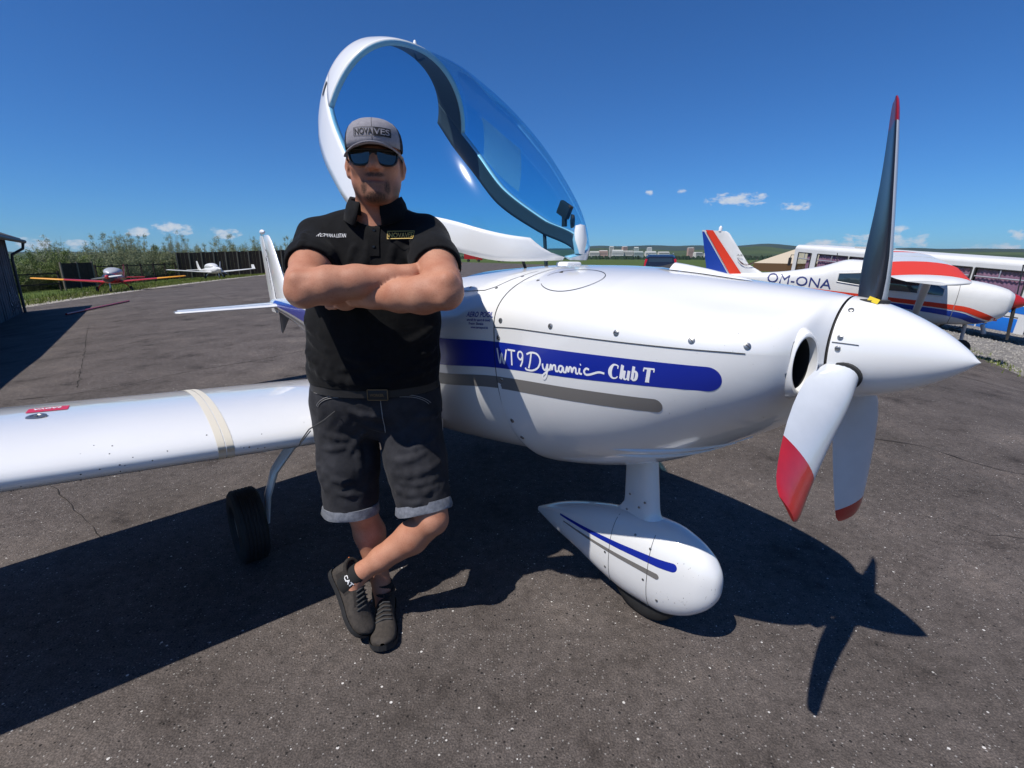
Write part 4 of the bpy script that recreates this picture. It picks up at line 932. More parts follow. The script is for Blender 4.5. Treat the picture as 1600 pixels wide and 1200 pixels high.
# polo shirt
g = Field(ax(-.86, -.06, .005), ax(1.40, 1.98, .005), ax(.93, 1.62, .005))
g.ell((-.475, 1.730, 1.34), (.232, .150, .20), 0); g.ell((-.490, 1.735, 1.18), (.238, .160, .20), .05); g.ell((-.505, 1.746, 1.02), (.241, .167, .22), .05)
g.cap(sh1, sh2, .078, .078, .05); g.cap((-.452, 1.715, 1.535), (-.60, 1.715, 1.480), .055, .050, .04); g.cap((-.452, 1.715, 1.535), (-.31, 1.715, 1.483), .055, .050, .04)
for s, e in ((sh1, el1), (sh2, el2)):
    a = Field(*g.ax); a.chain([(s, .077), (mixp(s, e, .45), .077), (mixp(s, e, .66), .075)], .02)
    d = np.array(e) - np.array(s); d /= np.linalg.norm(d); X, Y, Z = np.meshgrid(*a.ax, indexing='ij', sparse=True); pe = np.array(mixp(s, e, .585))
    a.D = np.maximum(a.D, ((X - pe[0]) * d[0] + (Y - pe[1]) * d[1] + (Z - pe[2]) * d[2]))
    h = np.clip(.5 + .5 * (g.D - a.D) / .018, 0, 1); g.D = g.D * (1 - h) + a.D * h - .018 * h * (1 - h)
    g.cap(mixp(s, e, .44), mixp(s, e, .80), .063, .068, .004, 'sub')
    for q, (t, am) in enumerate(((.12, .012), (.26, .010), (.40, .009))):       # pulled folds across the sleeve
        c = np.array(mixp(s, e, t)); g.cap(c + (-.075, -.03 + .012 * q, .03), c + (.07, -.055, -.01 - .01 * q), .004, .004, .016, 'sub')
g.warp(lambda X, Y, Z: .0030 * np.sin(34 * Z + 9 * X + 3 * np.sin(15 * X)) * np.exp(-((Z - 1.02) / .07) ** 2) + .0016 * np.sin(60 * X + 25 * Z + 2 * np.sin(30 * Z)))
def fold(x0, z0, x1, z1, bow=0.0, n=7): return [(x0 + (x1 - x0) * i / (n - 1), z0 + (z1 - z0) * i / (n - 1) + bow * math.sin(math.pi * i / (n - 1))) for i in range(n)]
for (x0, z0, x1, z1, bw), r in [((-.73, 1.055, -.50, 1.005, -.012), .013), ((-.74, 1.09, -.58, 1.045, -.008), .010), ((-.52, 1.0, -.38, 1.035, .006), .011), ((-.66, 1.015, -.42, .99, -.01), .012), ((-.27, 1.03, -.42, 1.0, -.006), .011), ((-.25, 1.08, -.36, 1.04, -.01), .009),
                            ((-.625, 1.40, -.645, 1.48, .0), .007), ((-.515, 1.39, -.495, 1.44, 0), .006), ((-.395, 1.37, -.375, 1.44, 0), .006), ((-.47, 1.36, -.455, 1.44, 0), .008), ((-.70, 1.14, -.60, 1.10, -.01), .009), ((-.735, 1.12, -.66, 1.06, -.02), .010), ((-.72, 1.20, -.62, 1.15, -.012), .010), ((-.245, 1.13, -.32, 1.08, -.01), .010), ((-.26, 1.18, -.38, 1.12, -.012), .010), ((-.60, 1.03, -.47, 1.045, .006), .008), ((-.56, 1.09, -.44, 1.07, -.008), .008)]:
    g.ridge(fold(x0, z0, x1, z1, bw), r)
g.cap((-.452, 1.705, 1.52), H(0, .03, -.05), .078, .078, .006, 'sub'); g.cap((-.437, 1.60, 1.56), (-.440, 1.575, 1.535), .030, .004, .006, 'sub')
g.plane((0, 0, .962), (0, 0, -1))
V, Fq = g.mesh(); V = relax(V, Fq, 2, .4); shirt = put("polo_shirt", np_mesh("polo_shirt", V, Fq, M_SHIRT, HOME), MAN)
from mathutils.bvhtree import BVHTree
def bvh(o): return BVHTree.FromPolygons([v.co.copy() for v in o.data.vertices], [tuple(p.vertices) for p in o.data.polygons])
SB = bvh(shirt); Hm = Vector(HOME)
def on_cloth(tree, x, y0, z, d, off):
    h = tree.ray_cast(Vector((x, y0, z)) - Hm, Vector(d)); 
    if h[0] is None: return None if off == .0022 else tuple(Vector((x, y0 + .1, z)) - Hm)
    return tuple(h[0] + h[1].normalized() * off)
def on_shirt(x, z, off): return on_cloth(SB, x, 1.2, z, (0, 1, 0), off)
# collar
cv = []; nC = 41
for i in range(nC):
    t = -1 + 2 * i / (nC - 1); a = t * R(158); ca, sa = math.cos(a), math.sin(a); fr = max(0, -ca)          # a = 0 at the nape
    cx, cy = -.447, 1.700; fo = abs(t) ** 4
    for r, zz in ((.074, 1.550 - .022 * fr), (.075, 1.588 - .026 * fr), (.080, 1.596 - .028 * fr), (.091, 1.576 - .034 * fr), (.100 + .010 * fo, 1.540 - .032 * fr - .014 * fo)):
        cv.append((cx + r * sa * 1.04 - HOME[0], cy + r * ca * (1.0 if ca > 0 else 1.12) - HOME[1], zz - HOME[2]))
solid(obj("collar", cv, [(i * 5 + k, i * 5 + k + 1, (i + 1) * 5 + k + 1, (i + 1) * 5 + k) for i in range(nC - 1) for k in range(4)], M_SHIRT, MAN, angle=None), .005)
# placket with buttons
pv = [on_shirt(-.437 + q, 1.515 - .11 * k / 11, .004) for k in range(12) for q in (-.017, -.009, 0, .009, .017)]
obj("placket", pv, [(k * 5 + j, k * 5 + j + 1, (k + 1) * 5 + j + 1, (k + 1) * 5 + j) for k in range(11) for j in range(4)], M_SHIRT, MAN, angle=None)
for z in (1.483, 1.435):
    V, Fc = lathe([(0, .0001), (0, .0055), (.002, .005), (.0015, .003), (.0015, .0001)], 14, 'y'); V = [(p[0], -p[1], p[2]) for p in V]; obj("button", V, Fc, M_FRAME, MAN, loc=on_shirt(-.437, z, .006))
def chest(x0, z0, k=1): return lambda s, t: on_shirt(x0 + s, z0 + t, .0035)
mapped("chest_print", fit2d("ROMAN A LISTAN", .080, .0115, .0), lambda s, t: on_shirt(-.605 + s, 1.462 + t, .0026), M_WTH, MAN)
def frame2d(w, h, t): return strokes2d([[(0, 0), (w, 0)], [(0, h), (w, h)], [(0, 0), (0, h)], [(w, 0), (w, h)]], t)
mapped("chest_logo", fit2d("NOVAVES", .080, .0150, .0002), lambda s, t: on_shirt(-.392 + s, 1.462 + t, .0026), M_GOLD, MAN)
mapped("chest_logo", frame2d(.088, .023, .0018), lambda s, t: on_shirt(-.396 + s, 1.458 + t, .0024), M_GOLD, MAN)

# denim shorts with turned-up cuffs
def leg_axis(i): return ((-.640, 1.79, .86), (-.628, 1.725, .435)) if i == 0 else ((-.405, 1.785, .86), (-.325, 1.640, .487))
q = Field(ax(-.86, -.10, .005), ax(1.45, 1.99, .005), ax(.40, 1.0, .005))
q.ell((-.512, 1.765, .93), (.235, .165, .15), 0); q.cap((-.615, 1.775, .86), (-.41, 1.775, .86), .135, .135, .05)
for i in (0, 1):
    a, b = leg_axis(i); L = Field(*q.ax); r1 = (.100, .096)[i]; L.chain([(a, .128), (mixp(a, b, .55), .112), (mixp(a, b, 1.12), r1)], .03)
    d = np.array(b) - np.array(a); d /= np.linalg.norm(d); X, Y, Z = np.meshgrid(*q.ax, indexing='ij', sparse=True)
    L.D = np.maximum(L.D, ((X - b[0]) * d[0] + (Y - b[1]) * d[1] + (Z - b[2]) * d[2]))
    h = np.clip(.5 + .5 * (q.D - L.D) / .02, 0, 1); q.D = q.D * (1 - h) + L.D * h - .02 * h * (1 - h)
q.cap((-.535, 1.55, .80), (-.545, 1.62, .45), .006, .02, .03, 'sub')
for i in (0, 1):
    a, b = leg_axis(i); q.cap(mixp(a, b, .80), mixp(a, b, 1.25), (.074, .076)[i], .086, .004, 'sub')
q.plane((0, 0, .952), (0, 0, 1))
for (x0, z0, x1, z1, bw), r in [((-.40, .735, -.25, .775, -.008), .012), ((-.425, .70, -.30, .735, -.010), .012), ((-.43, .655, -.235, .695, -.016), .014), ((-.40, .625, -.27, .628, -.004), .010), ((-.435, .60, -.24, .612, -.018), .015), ((-.41, .555, -.31, .565, -.004), .008),
                            ((-.70, .79, -.57, .762, -.006), .009), ((-.69, .725, -.60, .735, -.004), .008), ((-.69, .64, -.585, .60, -.01), .009), ((-.725, .70, -.70, .56, 0), .008), ((-.575, .76, -.56, .62, 0), .010), ((-.535, .845, -.43, .805, -.008), .012), ((-.56, .885, -.44, .865, -.006), .010), ((-.53, .80, -.60, .70, .01), .012), ((-.36, .86, -.27, .84, -.004), .009), ((-.645, .56, -.575, .545, 0), .007)]:
    q.ridge(fold(x0, z0, x1, z1, bw), r)
q.warp(lambda X, Y, Z: .0009 * np.sin(70 * Z + 30 * X + 3.5 * np.sin(19 * X + 11 * Z)) + .0008 * np.sin(120 * X - 35 * Z + 3 * np.sin(27 * Z)))
V, Fq = q.mesh(); V = relax(V, Fq, 2, .4); shorts = put("denim_shorts", np_mesh("denim_shorts", V, Fq, M_DENIM, HOME), MAN); QB = bvh(shorts)
for i in (0, 1):
    a, b = [Vector(p) for p in leg_axis(i)]; d = (b - a).normalized(); s0 = Vector((1, 0, 0)); s0 = (s0 - d * s0.dot(d)).normalized(); s1 = d.cross(s0); r1 = (.1005, .0965)[i]; V = []
    for k in range(48):
        an_ = 2 * math.pi * k / 48; wob = 1 + .02 * math.sin(3 * an_ + i) + .012 * math.sin(7 * an_)
        for t, dr in ((-.036, -.004), (-.034, .006), (-.008, .008 + .004 * math.sin(5 * an_)), (.004, .005), (.004, -.010)):
            p = b + d * t + (s0 * math.cos(an_) + s1 * math.sin(an_)) * (r1 + dr) * wob; V.append(tuple(p - Hm))
    cu = obj("cuff", V, [(k * 5 + j, k * 5 + j + 1, ((k + 1) % 48) * 5 + j + 1, ((k + 1) % 48) * 5 + j) for k in range(48) for j in range(4)], M_CUFF, shorts, angle=60)
# stitching: fly, pockets; cord loop hanging from the pocket
def stitch(pts, w=.0016, mat=None):
    P = [c for c in (on_cloth(QB, x, 1.2, z, (0, 1, 0), .0022) for x, z in pts) if c]
    if len(P) < 3: return
    V, Fc = tube(P, w, 5); obj("stitching", V, Fc, mat or MATS["stitch"], shorts)
pm("stitch", (.26, .25, .24), .9)
stitch([(-.452, .93 - .012 * k) for k in range(12)])
for sg, x0 in ((-1, -.592), (1, -.395)):
    for o_ in (0, .006): stitch([(x0 + sg * (.105 * math.sin(t) - o_ * math.sin(t)), .940 - (.070 - o_) * (1 - math.cos(t)) - o_) for t in np.linspace(.05, 1.25, 12)], .0012)
stitch([(-.70 + .23 * k / 14, .938) for k in range(15)], .0010); stitch([(-.44 + .17 * k / 12, .938) for k in range(13)], .0010)
P = [on_cloth(QB, -.615, 1.2, .885, (0, 1, 0), .006)] + [tuple(Vector(p) - Hm) for p in ((-.64, 1.575, .865), (-.685, 1.55, .84), (-.715, 1.545, .80), (-.722, 1.545, .786), (-.710, 1.545, .80), (-.68, 1.55, .835))]
V, Fc = tube(P, .0022, 6); obj("key_cord", V, Fc, M_LACE, MAN)
# belt and buckle
bv = []
for k in range(60):
    an_ = 2 * math.pi * k / 60; rr = .231, .161
    for zz, o in ((.936, 0), (.938, .005), (.968, .005), (.970, 0)): bv.append((-.508 + (rr[0] + o) * math.cos(an_) - HOME[0], 1.755 + (rr[1] + o) * math.sin(an_) - HOME[1], zz))
obj("belt", bv, [(k * 4 + j, ((k + 1) % 60) * 4 + j, ((k + 1) % 60) * 4 + j + 1, k * 4 + j + 1) for k in range(60) for j in range(3)], M_LEATHER, MAN, angle=40)
V, Fc = bbox_bevel(-.036, .036, -.004, .004, -.020, .020, .004); bk = obj("buckle", V, Fc, M_LEATHER, MAN, loc=(-.455 - HOME[0], 1.588 - HOME[1], .951))
mapped("buckle_rim", frame2d(.068, .036, .0035), lambda s, t: (s - .034, -.0055, t - .018), M_BUCKLE, bk)
mapped("buckle_rim", text2d("WORKER", .013, 0, .0005), lambda s, t: (s * .85 - .026, -.0055, t - .005), M_BUCKLE, bk)

# cap
def capm(x, y, z): return tuple(H(x * .93, y * .96 + .006, z * .88 + .039) - np.array(HOME))
rows = [(0, 1.0), (.018, 1.01), (.036, .995), (.052, .955), (.067, .88), (.080, .76), (.089, .60), (.095, .40), (.098, .2), (.0985, .02)]; nA = 56; V = []; fm = []
for hgt, k in rows:
    for i in range(nA):
        a = 2 * math.pi * i / nA; fx_ = math.sin(a); fy = -math.cos(a)        # a = 0 faces front
        fr = max(0, math.cos(a)); V.append(capm(.0905 * k * fx_, .105 * k * fy * (1 + .03 * fr) - .0 + .012 * (1 - k) * 0, hgt * (1 + .06 * fr * (1 - hgt / .1))))
Fc = []
for r in range(len(rows) - 1):
    for i in range(nA):
        Fc.append((r * nA + i, r * nA + (i + 1) % nA, (r + 1) * nA + (i + 1) % nA, (r + 1) * nA + i)); a = 2 * math.pi * (i + .5) / nA; fm.append(0 if math.cos(a) > .42 else 1)
crown = fix_normals(obj("cap", V, Fc, [M_CAPG, M_CAPN], MAN, fmat=fm, angle=None)); solid(crown, .003)
V = []; nV = 33; mV = 8
for i in range(nV):
    a = R(-76) + R(152) * i / (nV - 1); s, c = math.sin(a), math.cos(a)
    for j in range(mV):
        t = j / (mV - 1); ext = .074 * max(0, c) ** .55 * t; V.append(capm(.0915 * s * (1 + .03 * t), -.106 * c - ext, .001 - .026 * s * s * (1 + .35 * t) - .010 * t * c))
vis = obj("visor", V, [(i * mV + j, i * mV + j + 1, (i + 1) * mV + j + 1, (i + 1) * mV + j) for i in range(nV - 1) for j in range(mV - 1)], M_CAPG, crown, angle=None); solid(vis, .0045)
V, Fc = lathe([(0, .0001), (0, .007), (.004, .006), (.006, .0001)], 12, 'z'); obj("cap_button", V, Fc, M_CAPG, crown, loc=capm(0, 0, .098))
KB = bvh(crown)
def on_cap(s, t, off=.0095):
    p = Vector(capm(s, -.25, t)); d = Vector(HROT @ np.array((0, 1.0, 0))); h = KB.ray_cast(p, d)
    if h[0] is None: return tuple(p + d * .15)
    n = h[1].normalized(); n = -n if n.dot(d) > 0 else n; return tuple(h[0] + n * (.0030 + (off - .0062) * .35 + .0004))
mapped("cap_logo", fit2d("NOVA", .052, .019, .0007), lambda s, t: on_cap(-.050 + s, .0300 + t), M_LOGO, crown)
mapped("cap_logo", fit2d("VES", .046, .019, .0007), lambda s, t: on_cap(.005 + s, .030 + t, .0118), M_CAPG, crown)
blk = [((.004 + .050 * i / 10) , .026 + .026 * j / 3) for i in range(11) for j in range(4)]
mapped("cap_logo", (blk, [(i * 4 + j, (i + 1) * 4 + j, (i + 1) * 4 + j + 1, i * 4 + j + 1) for i in range(10) for j in range(3)]), lambda s, t: on_cap(s, t, .0088), M_LOGO, crown)
nS = 24; fr2 = [[(-.053 + .108 * k / nS, .026) for k in range(nS + 1)], [(-.053 + .108 * k / nS, .0525) for k in range(nS + 1)], [(-.053, .026), (-.053, .0525)], [(.055, .026), (.055, .0525)]]
mapped("cap_logo", strokes2d(fr2, .0012, 2), lambda s, t: on_cap(s, t, .0092), M_LOGO, crown)
mapped("cap_seam", strokes2d([[(0, .054 + .040 * k / 20) for k in range(21)], [(0, .004 + .020 * k / 8) for k in range(9)]], .0010, 2), lambda s, t: on_cap(s, t, .0062), M_LOGO, crown)

# sunglasses
def Hl(x, y, z): return tuple(H(x * .95, y, z - .008) - np.array(HOME))
gl = None
def lens_outline(s, k=1.0):
    P = [(-.031, .018), (-.010, .021), (.018, .021), (.033, .018), (.035, .006), (.030, -.012), (.018, -.021), (-.006, -.022), (-.022, -.016), (-.030, .002)]
    return [(s * (.038 + p[0] * -1 * k * -1), p[1] * k) for p in P]
def gy(x): return -.103 + 2.6 * x * x
root = None
for s in (-1, 1):
    o = lens_outline(s); pts = []
    n = len(o)
    for i in range(n):
        p0, p1, p2, p3 = o[i - 1], o[i], o[(i + 1) % n], o[(i + 2) % n]
        for k in range(4):
            t = k / 4; pts.append(tuple(.5 * (2 * p1[j] + (p2[j] - p0[j]) * t + (2 * p0[j] - 5 * p1[j] + 4 * p2[j] - p3[j]) * t * t + (3 * p1[j] - p0[j] - 3 * p2[j] + p3[j]) * t ** 3) for j in (0, 1)))
    cx = s * .038; rings = [[(cx + (p[0] - cx) * k, p[1] * k) for p in pts] for k in (1.0, .66, .33, .02)]
    V, Fc = loft([[Hl(p[0], gy(p[0]) + .001, p[1] + .012) for p in r] for r in rings], True, False, True)
    P = [Hl(p[0], gy(p[0]) - .001, p[1] + .012) for p in pts + pts[:2]]; Vt, Ft = tube(P, .0030, 7, False)
    if root is None: root = obj("sunglasses", Vt, Ft, M_FRAME, MAN)
    else: obj("lens_rim", Vt, Ft, M_FRAME, root)
    fix_normals(obj("lens", V, Fc, M_LENS, root, angle=None))
    V, Fc = tube([Hl(s * .070, gy(.070), .026), Hl(s * .082, -.060, .026), Hl(s * .088, -.01, .022), Hl(s * .088, .03, .010)], [.0045, .004, .003, .003], 8); obj("temple", V, Fc, M_FRAME, root)
V, Fc = tube([Hl(-.012, gy(.01), .024), Hl(0, -.104, .026), Hl(.012, gy(.01), .024)], .0042, 8); obj("bridge", V, Fc, M_FRAME, root)
V, Fc = tube([Hl(x_, gy(x_) - .0015, .0315) for x_ in np.linspace(-.068, .068, 17)], .0036, 8); obj("brow_bar", V, Fc, M_FRAME, root)

# shoes, socks
def shoe(toe, heel_dir, up, L=.285):
    l = Vector(heel_dir).normalized(); u = (Vector(up) - l * Vector(up).dot(l)).normalized(); s = l.cross(u); o = Vector(toe) - l * L
    def T(a, b, c): return tuple(o + l * a * L + s * b + u * c - Hm)
    W = [(0, .022), (.03, .032), (.12, .038), (.3, .036), (.5, .040), (.68, .048), (.82, .047), (.92, .038), (.975, .024), (1, .008)]
    Tp = [(0, .075), (.03, .088), (.12, .094), (.25, .090), (.38, .094), (.5, .084), (.62, .068), (.75, .058), (.88, .050), (.96, .042), (1, .030)]
    rings = []; xs_ = np.linspace(0, 1, 30); nr = 26
    wf = lambda t: float(pchip([p[0] for p in W], [p[1] for p in W], t)); hf_ = lambda t: float(pchip([p[0] for p in Tp], [p[1] for p in Tp], t)); spring = lambda t: .018 * max(0, t - .7) ** 2 / .09
    for t in xs_:
        w, h = wf(t), hf_(t); ring = []
        for k in range(nr + 1):
            a = math.pi * k / nr; c = math.cos(a); ring.append(T(t, -w * math.copysign(abs(c) ** .75, c) * (1 - .22 * max(0.0, math.sin(a)) ** 3), .018 + spring(t) + (h - .018) * max(0.0, math.sin(a)) ** .62))
        rings.append(ring)
    V, Fc = loft(rings, False, False, False)
    dark = [1 if (rings and .28 < xs_[i] < .62 and 5 < k < nr - 6) or (.08 < xs_[i] < .40 and (k < 7 or k > nr - 8) and k not in (0, 1, nr - 1)) else 0 for i in range(29) for k in range(nr)]
    up_o = obj("shoe", V, Fc, [M_SHOE, M_SHOEB], MAN, angle=None, fmat=dark)
    rings = []
    for t in xs_:
        w = wf(t) + .0045 + .0008 * math.sin(t * 90); z0 = spring(t) * 1.0
        rings.append([T(t * 1.03 - .015, q * w, z) for q, z in ((-1, .024 + z0), (-1.02, .014 + z0), (-.96, z0), (-.5, z0 - .001), (.5, z0 - .001), (.96, z0), (1.02, .014 + z0), (1, .024 + z0))])
    V, Fc = loft(rings, False, False, False); Fc += [tuple(range(8)), tuple(range(29 * 8 + 7, 29 * 8 - 1, -1))]; obj("sole", V, Fc, M_SOLE, up_o, angle=30)
    for k in range(5):
        t = .42 + .055 * k; h = hf_(t) + .004; w = .022 + .004 * k * .5; V, Fc = tube([T(t, -w, h - .006), T(t + .015, 0, h + .001), T(t + .03, w, hf_(t + .03) - .004)], .0028, 6); obj("lace", V, Fc, M_LACE, up_o)
    V, Fc = tube([T(.02, -.012, .086), T(-.012, 0, .098), T(.02, .012, .086)], .0035, 6); obj("pull_tab", V, Fc, M_ORNG, up_o)
    V, Fc = tube([T(.09 + .14 * .5 + .15 * math.cos(a), .034 * math.sin(a), .094 + .003 * math.cos(2 * a)) for a in np.linspace(0, 2 * math.pi, 25)], .008, 8, False); obj("ankle_collar", V, Fc, M_SHOEB, up_o)
    return T
T1 = shoe((-.470, 1.470, .0), (.20, -.98, 0), (0, 0, 1)); T2 = shoe((-.556, 1.525, .022), (.50, -.50, -.68), (.66, -.16, .72), .275)
for an, d, off in ((an1, (.02, .10, 1), 0), (an2, (.60, .0, .55), 1)):
    dv = Vector(d).normalized(); a = Vector(an); P = [a - dv * .065, a - dv * .02, a + dv * .015, a + dv * .030]
    V, Fc = tube([tuple(p - Hm) for p in P], [.040, .0425, .0405, .0392], 24, False); sk = obj("sock", V, Fc, M_SOCK, MAN)
    if off:
        sx = Vector((.55, .0, -.60)).normalized(); sy = dv
        def sockp(s, t):
            al = (s - .026) / .041; ax_ = Vector((.0, -1, .0)); ax_ = (ax_ - dv * ax_.dot(dv)).normalized(); sd = dv.cross(ax_); sd = -sd if sd.x < 0 else sd
            return tuple(a + dv * (t - .020) + (ax_ * math.cos(al - .35) + sd * math.sin(al - .35)) * .0440 - Hm)
        mapped("sock_print", text2d("CAT", .024, 0, .0008), sockp, M_WTH, sk)
# ------------------------------------------------------------------ parked light planes
M_OFFW = pm("aged_white_paint", (.72, .72, .70), .35, coat=.2, var=(3, .08)); M_REDP = pm("red_plane_paint", (.42, .016, .014), .35, coat=.3); M_YEL = pm("yellow_tip_paint", (.80, .34, .02), .4)
M_SIL = pm("silver_paint", (.45, .46, .48), .4, metal=.3); M_TYRE = pm("tyre", (.02, .02, .02), .85); M_WIN = pm("dark_window", (.03, .045, .055), .06, spec=.9); M_ORN = pm("orange_red_paint", (.66, .045, .018), .55, spec=.25); M_BLU2 = pm("royal_blue_paint", (.008, .045, .30), .35, coat=.3)
def ering(x, w, zt, zb, n=24, e=2.2, wz=.5):
    c = zb + (zt - zb) * wz; r = []
    for k in range(n):
        a = 2 * math.pi * k / n; ca, sa = math.cos(a), math.sin(a); h = (zt - c) if sa > 0 else (c - zb)
        r.append((x, -w * math.copysign(abs(ca) ** (2 / e), ca), c + h * math.copysign(abs(sa) ** (2 / e), sa)))
    return r
def body_loft(name, stn, mat, parent, n=24, e=2.2, per=5):
    a = np.array(stn); xs_ = []
    for i in range(len(a) - 1): xs_ += list(np.linspace(a[i, 0], a[i + 1, 0], per, endpoint=False))
    xs_.append(a[-1, 0]); V, Fc = loft([ering(x, float(pchip(a[:, 0], a[:, 1], x)), float(pchip(a[:, 0], a[:, 2], x)), float(pchip(a[:, 0], a[:, 3], x)), n, e) for x in xs_]); return fix_normals(obj(name, V, Fc, mat, parent, angle=50))
def flat_wing(name, secs, mat, parent, thick=.12):
    """secs: (y, leading x, trailing x, z)."""
    V, Fc = loft([[(xl - (xl - xt) * q[0], y, z + q[1] * (xl - xt)) for q in naca(12, thick, .02)] for y, xl, xt, z in secs]); return fix_normals(obj(name, V, Fc, mat, parent, angle=50))
def fin(name, secs, mat, parent, thick=.08):
    V, Fc = loft([[(xl - (xl - xt) * q[0], q[1] * (xl - xt), z) for q in naca(10, thick, 0)] for z, xl, xt in secs]); return fix_normals(obj(name, V, Fc, mat, parent, angle=50))
def small_wheel(loc, r, w, parent):
    V, Fc = lathe([(-w / 2, r * .5), (-w / 2, r * .85), (-w / 3, r), (w / 3, r), (w / 2, r * .85), (w / 2, r * .5)], 22, 'y'); t = obj("wheel", V, Fc, M_TYRE, parent, loc=loc); V, Fc = lathe([(-w * .4, .001), (-w * .45, r * .52), (w * .45, r * .52), (w * .4, .001)], 16, 'y'); obj("rim", V, Fc, M_SIL, t)
def small_blade(ang, Rr, hub, mat, parent, w=.08):
    pts = [(.05, w * .4), (.25, w * .6), (.6, w * .55), (.92, w * .35), (1, .01)]; V = []; Fc = []
    for u, hw in pts:
        for s, d in ((-1, -.02), (0, .016), (1, .02), (0, -.012)): V.append((hub[0] + d, hub[1] + Rr * u * math.sin(ang) + s * hw * math.cos(ang), hub[2] + Rr * u * math.cos(ang) - s * hw * math.sin(ang)))
    for i in range(4):
        for k in range(4): Fc.append((i * 4 + k, i * 4 + (k + 1) % 4, (i + 1) * 4 + (k + 1) % 4, (i + 1) * 4 + k))
    obj("propeller_blade", V, Fc, mat, parent)
def low_wing_plane(name, loc, rotz, tilt, label, main, tips, cano, span=8.0, red=False):
    P = empty(name, loc, (tilt[0], tilt[1], rotz)); tag(P, label, "aircraft"); h = span / 2
    body_loft("fuselage", [(.95, .13, 1.16, .90), (.8, .30, 1.24, .72), (.3, .40, 1.28, .60), (-.5, .50, 1.30, .55), (-1.5, .48, 1.28, .56), (-2.6, .30, 1.15, .66), (-3.9, .14, 1.02, .80), (-4.9, .04, .98, .88)], main, P)
    body_loft("canopy", [(.05, .08, 1.30, 1.20), (-.3, .40, 1.52, 1.15), (-.9, .49, 1.68, 1.12), (-1.5, .46, 1.64, 1.12), (-2.2, .30, 1.42, 1.10), (-2.7, .10, 1.22, 1.08)], cano, P)
    for s in (-1, 1):
        z0 = .68; y1 = h * (.60 if red else .80)
        flat_wing("wing", [(s * .35, -.15, -1.55, z0), (s * y1, -.25, -1.28, z0 + .075 * y1)], main, P); flat_wing("wing_tip", [(s * (y1 + .004), -.25, -1.28, z0 + .075 * y1), (s * h * .97, -.30, -1.20, z0 + .075 * h), (s * h, -.5, -1.05, z0 + .08 * h)], tips, P)
        flat_wing("tailplane", [(s * .05, -4.25, -4.85, .98), (s * 1.25, -4.40, -4.80, .98)], main, P)
        small_wheel((-.55, s * .95, .20), .20, .12, P); V, Fc = tube([(-.5, s * .55, .66), (-.52, s * .80, .45), (-.55, s * .88, .22)], [.05, .04, .03], 8); obj("gear_leg", V, Fc, main, P)
    small_wheel((.62, 0, .17), .17, .10, P); V, Fc = tube([(.55, 0, .75), (.62, 0, .2)], .04, 8); obj("gear_leg", V, Fc, M_SIL if red else main, P)
    fin("tail_fin", [(.95, -3.9, -4.85), (1.35, -4.35, -5.0), (1.95, -4.70, -5.08)], main, P)
    V, Fc = lathe([(.95, .14), (1.05, .12), (1.18, .06), (1.24, .001)], 20, 'x', (0, 0, 1.03)); obj("spinner", V, Fc, M_REDP if red else M_OFFW, P)
    return P
M_CARB2 = pm("navy_shaded_cowl", (.02, .022, .05), .4, coat=.3)  # navy nose, darkened with the shade on the plane's front kept in its colour
rp = low_wing_plane("stunt_plane", (-27.6, 34.2, gz(-27.6, 34.2)), R(-62), (0, R(-1.5)), "red low wing plane with yellow wing tips parked by the dark fence", M_REDP, M_YEL, M_SIL, 8.6, True)
for a in (R(82), R(262)): small_blade(a, .85, (1.06, 0, 1.03), M_OFFW, rp)
body_loft("cowl_band", [(.96, .135, 1.165, .895), (.90, .22, 1.21, .80), (.80, .305, 1.245, .715), (.2, .42, 1.29, .59)], M_CARB2, rp)
wp = low_wing_plane("touring_plane", (-32.3, 54.5, gz(-32.3, 54.5)), R(-38), (0, R(-1)), "small white low wing plane with covered canopy parked before the board fence", M_OFFW, M_OFFW, M_OFFW, 8.8)
for a in (R(8), R(128), R(248)): small_blade(a, .82, (1.06, 0, 1.03), M_SIL, wp)
fin("winglet", [(1.0, -.3, -1.2), (1.5, -.6, -1.25)], M_OFFW, wp).location = (0, 4.38, 0)

# ------------------------------------------------------------------ high-wing plane at the right
CES = empty("high_wing_plane", (11.29, 12.29, gz(11.29, 12.29) - .02), (0, 0, 0)); tag(CES, "white high wing plane with red and blue stripes, strut and red spinner", "aircraft")
fw_ = Vector((math.cos(-.577) * math.cos(-.078), math.sin(-.577) * math.cos(-.078), math.sin(-.078))); lf_ = Vector((-math.sin(-.577), math.cos(-.577), 0)); CES.rotation_euler = (Matrix((fw_, lf_, fw_.cross(lf_))).transposed() @ Matrix.Rotation(R(3.6), 3, 'X')).to_euler()
CST = [(.72, .26, 1.62, 1.20), (.60, .40, 1.70, 1.02), (.2, .50, 1.80, .82), (-.3, .54, 1.86, .74), (-.75, .55, 1.90, .70), (-1.0, .55, 1.98, .68), (-1.5, .55, 2.12, .67), (-2.6, .52, 2.14, .70), (-3.3, .42, 1.90, .78), (-4.3, .28, 1.66, .92), (-5.6, .13, 1.50, 1.12), (-6.3, .05, 1.46, 1.24)]
cfus = body_loft("fuselage", CST, M_OFFW, CES, 32, 3.0, 8); ca_ = np.array(CST)
def ces_side(x, z, off=.006):
    w, zt, zb = [float(pchip(ca_[:, 0], ca_[:, k], x)) for k in (1, 2, 3)]; c = (zt + zb) / 2; h = (zt - zb) / 2; return (x, -w * max(0.0, 1 - min(1, abs((z - c) / h)) ** 3.0) ** (1 / 3.0) - off, z)
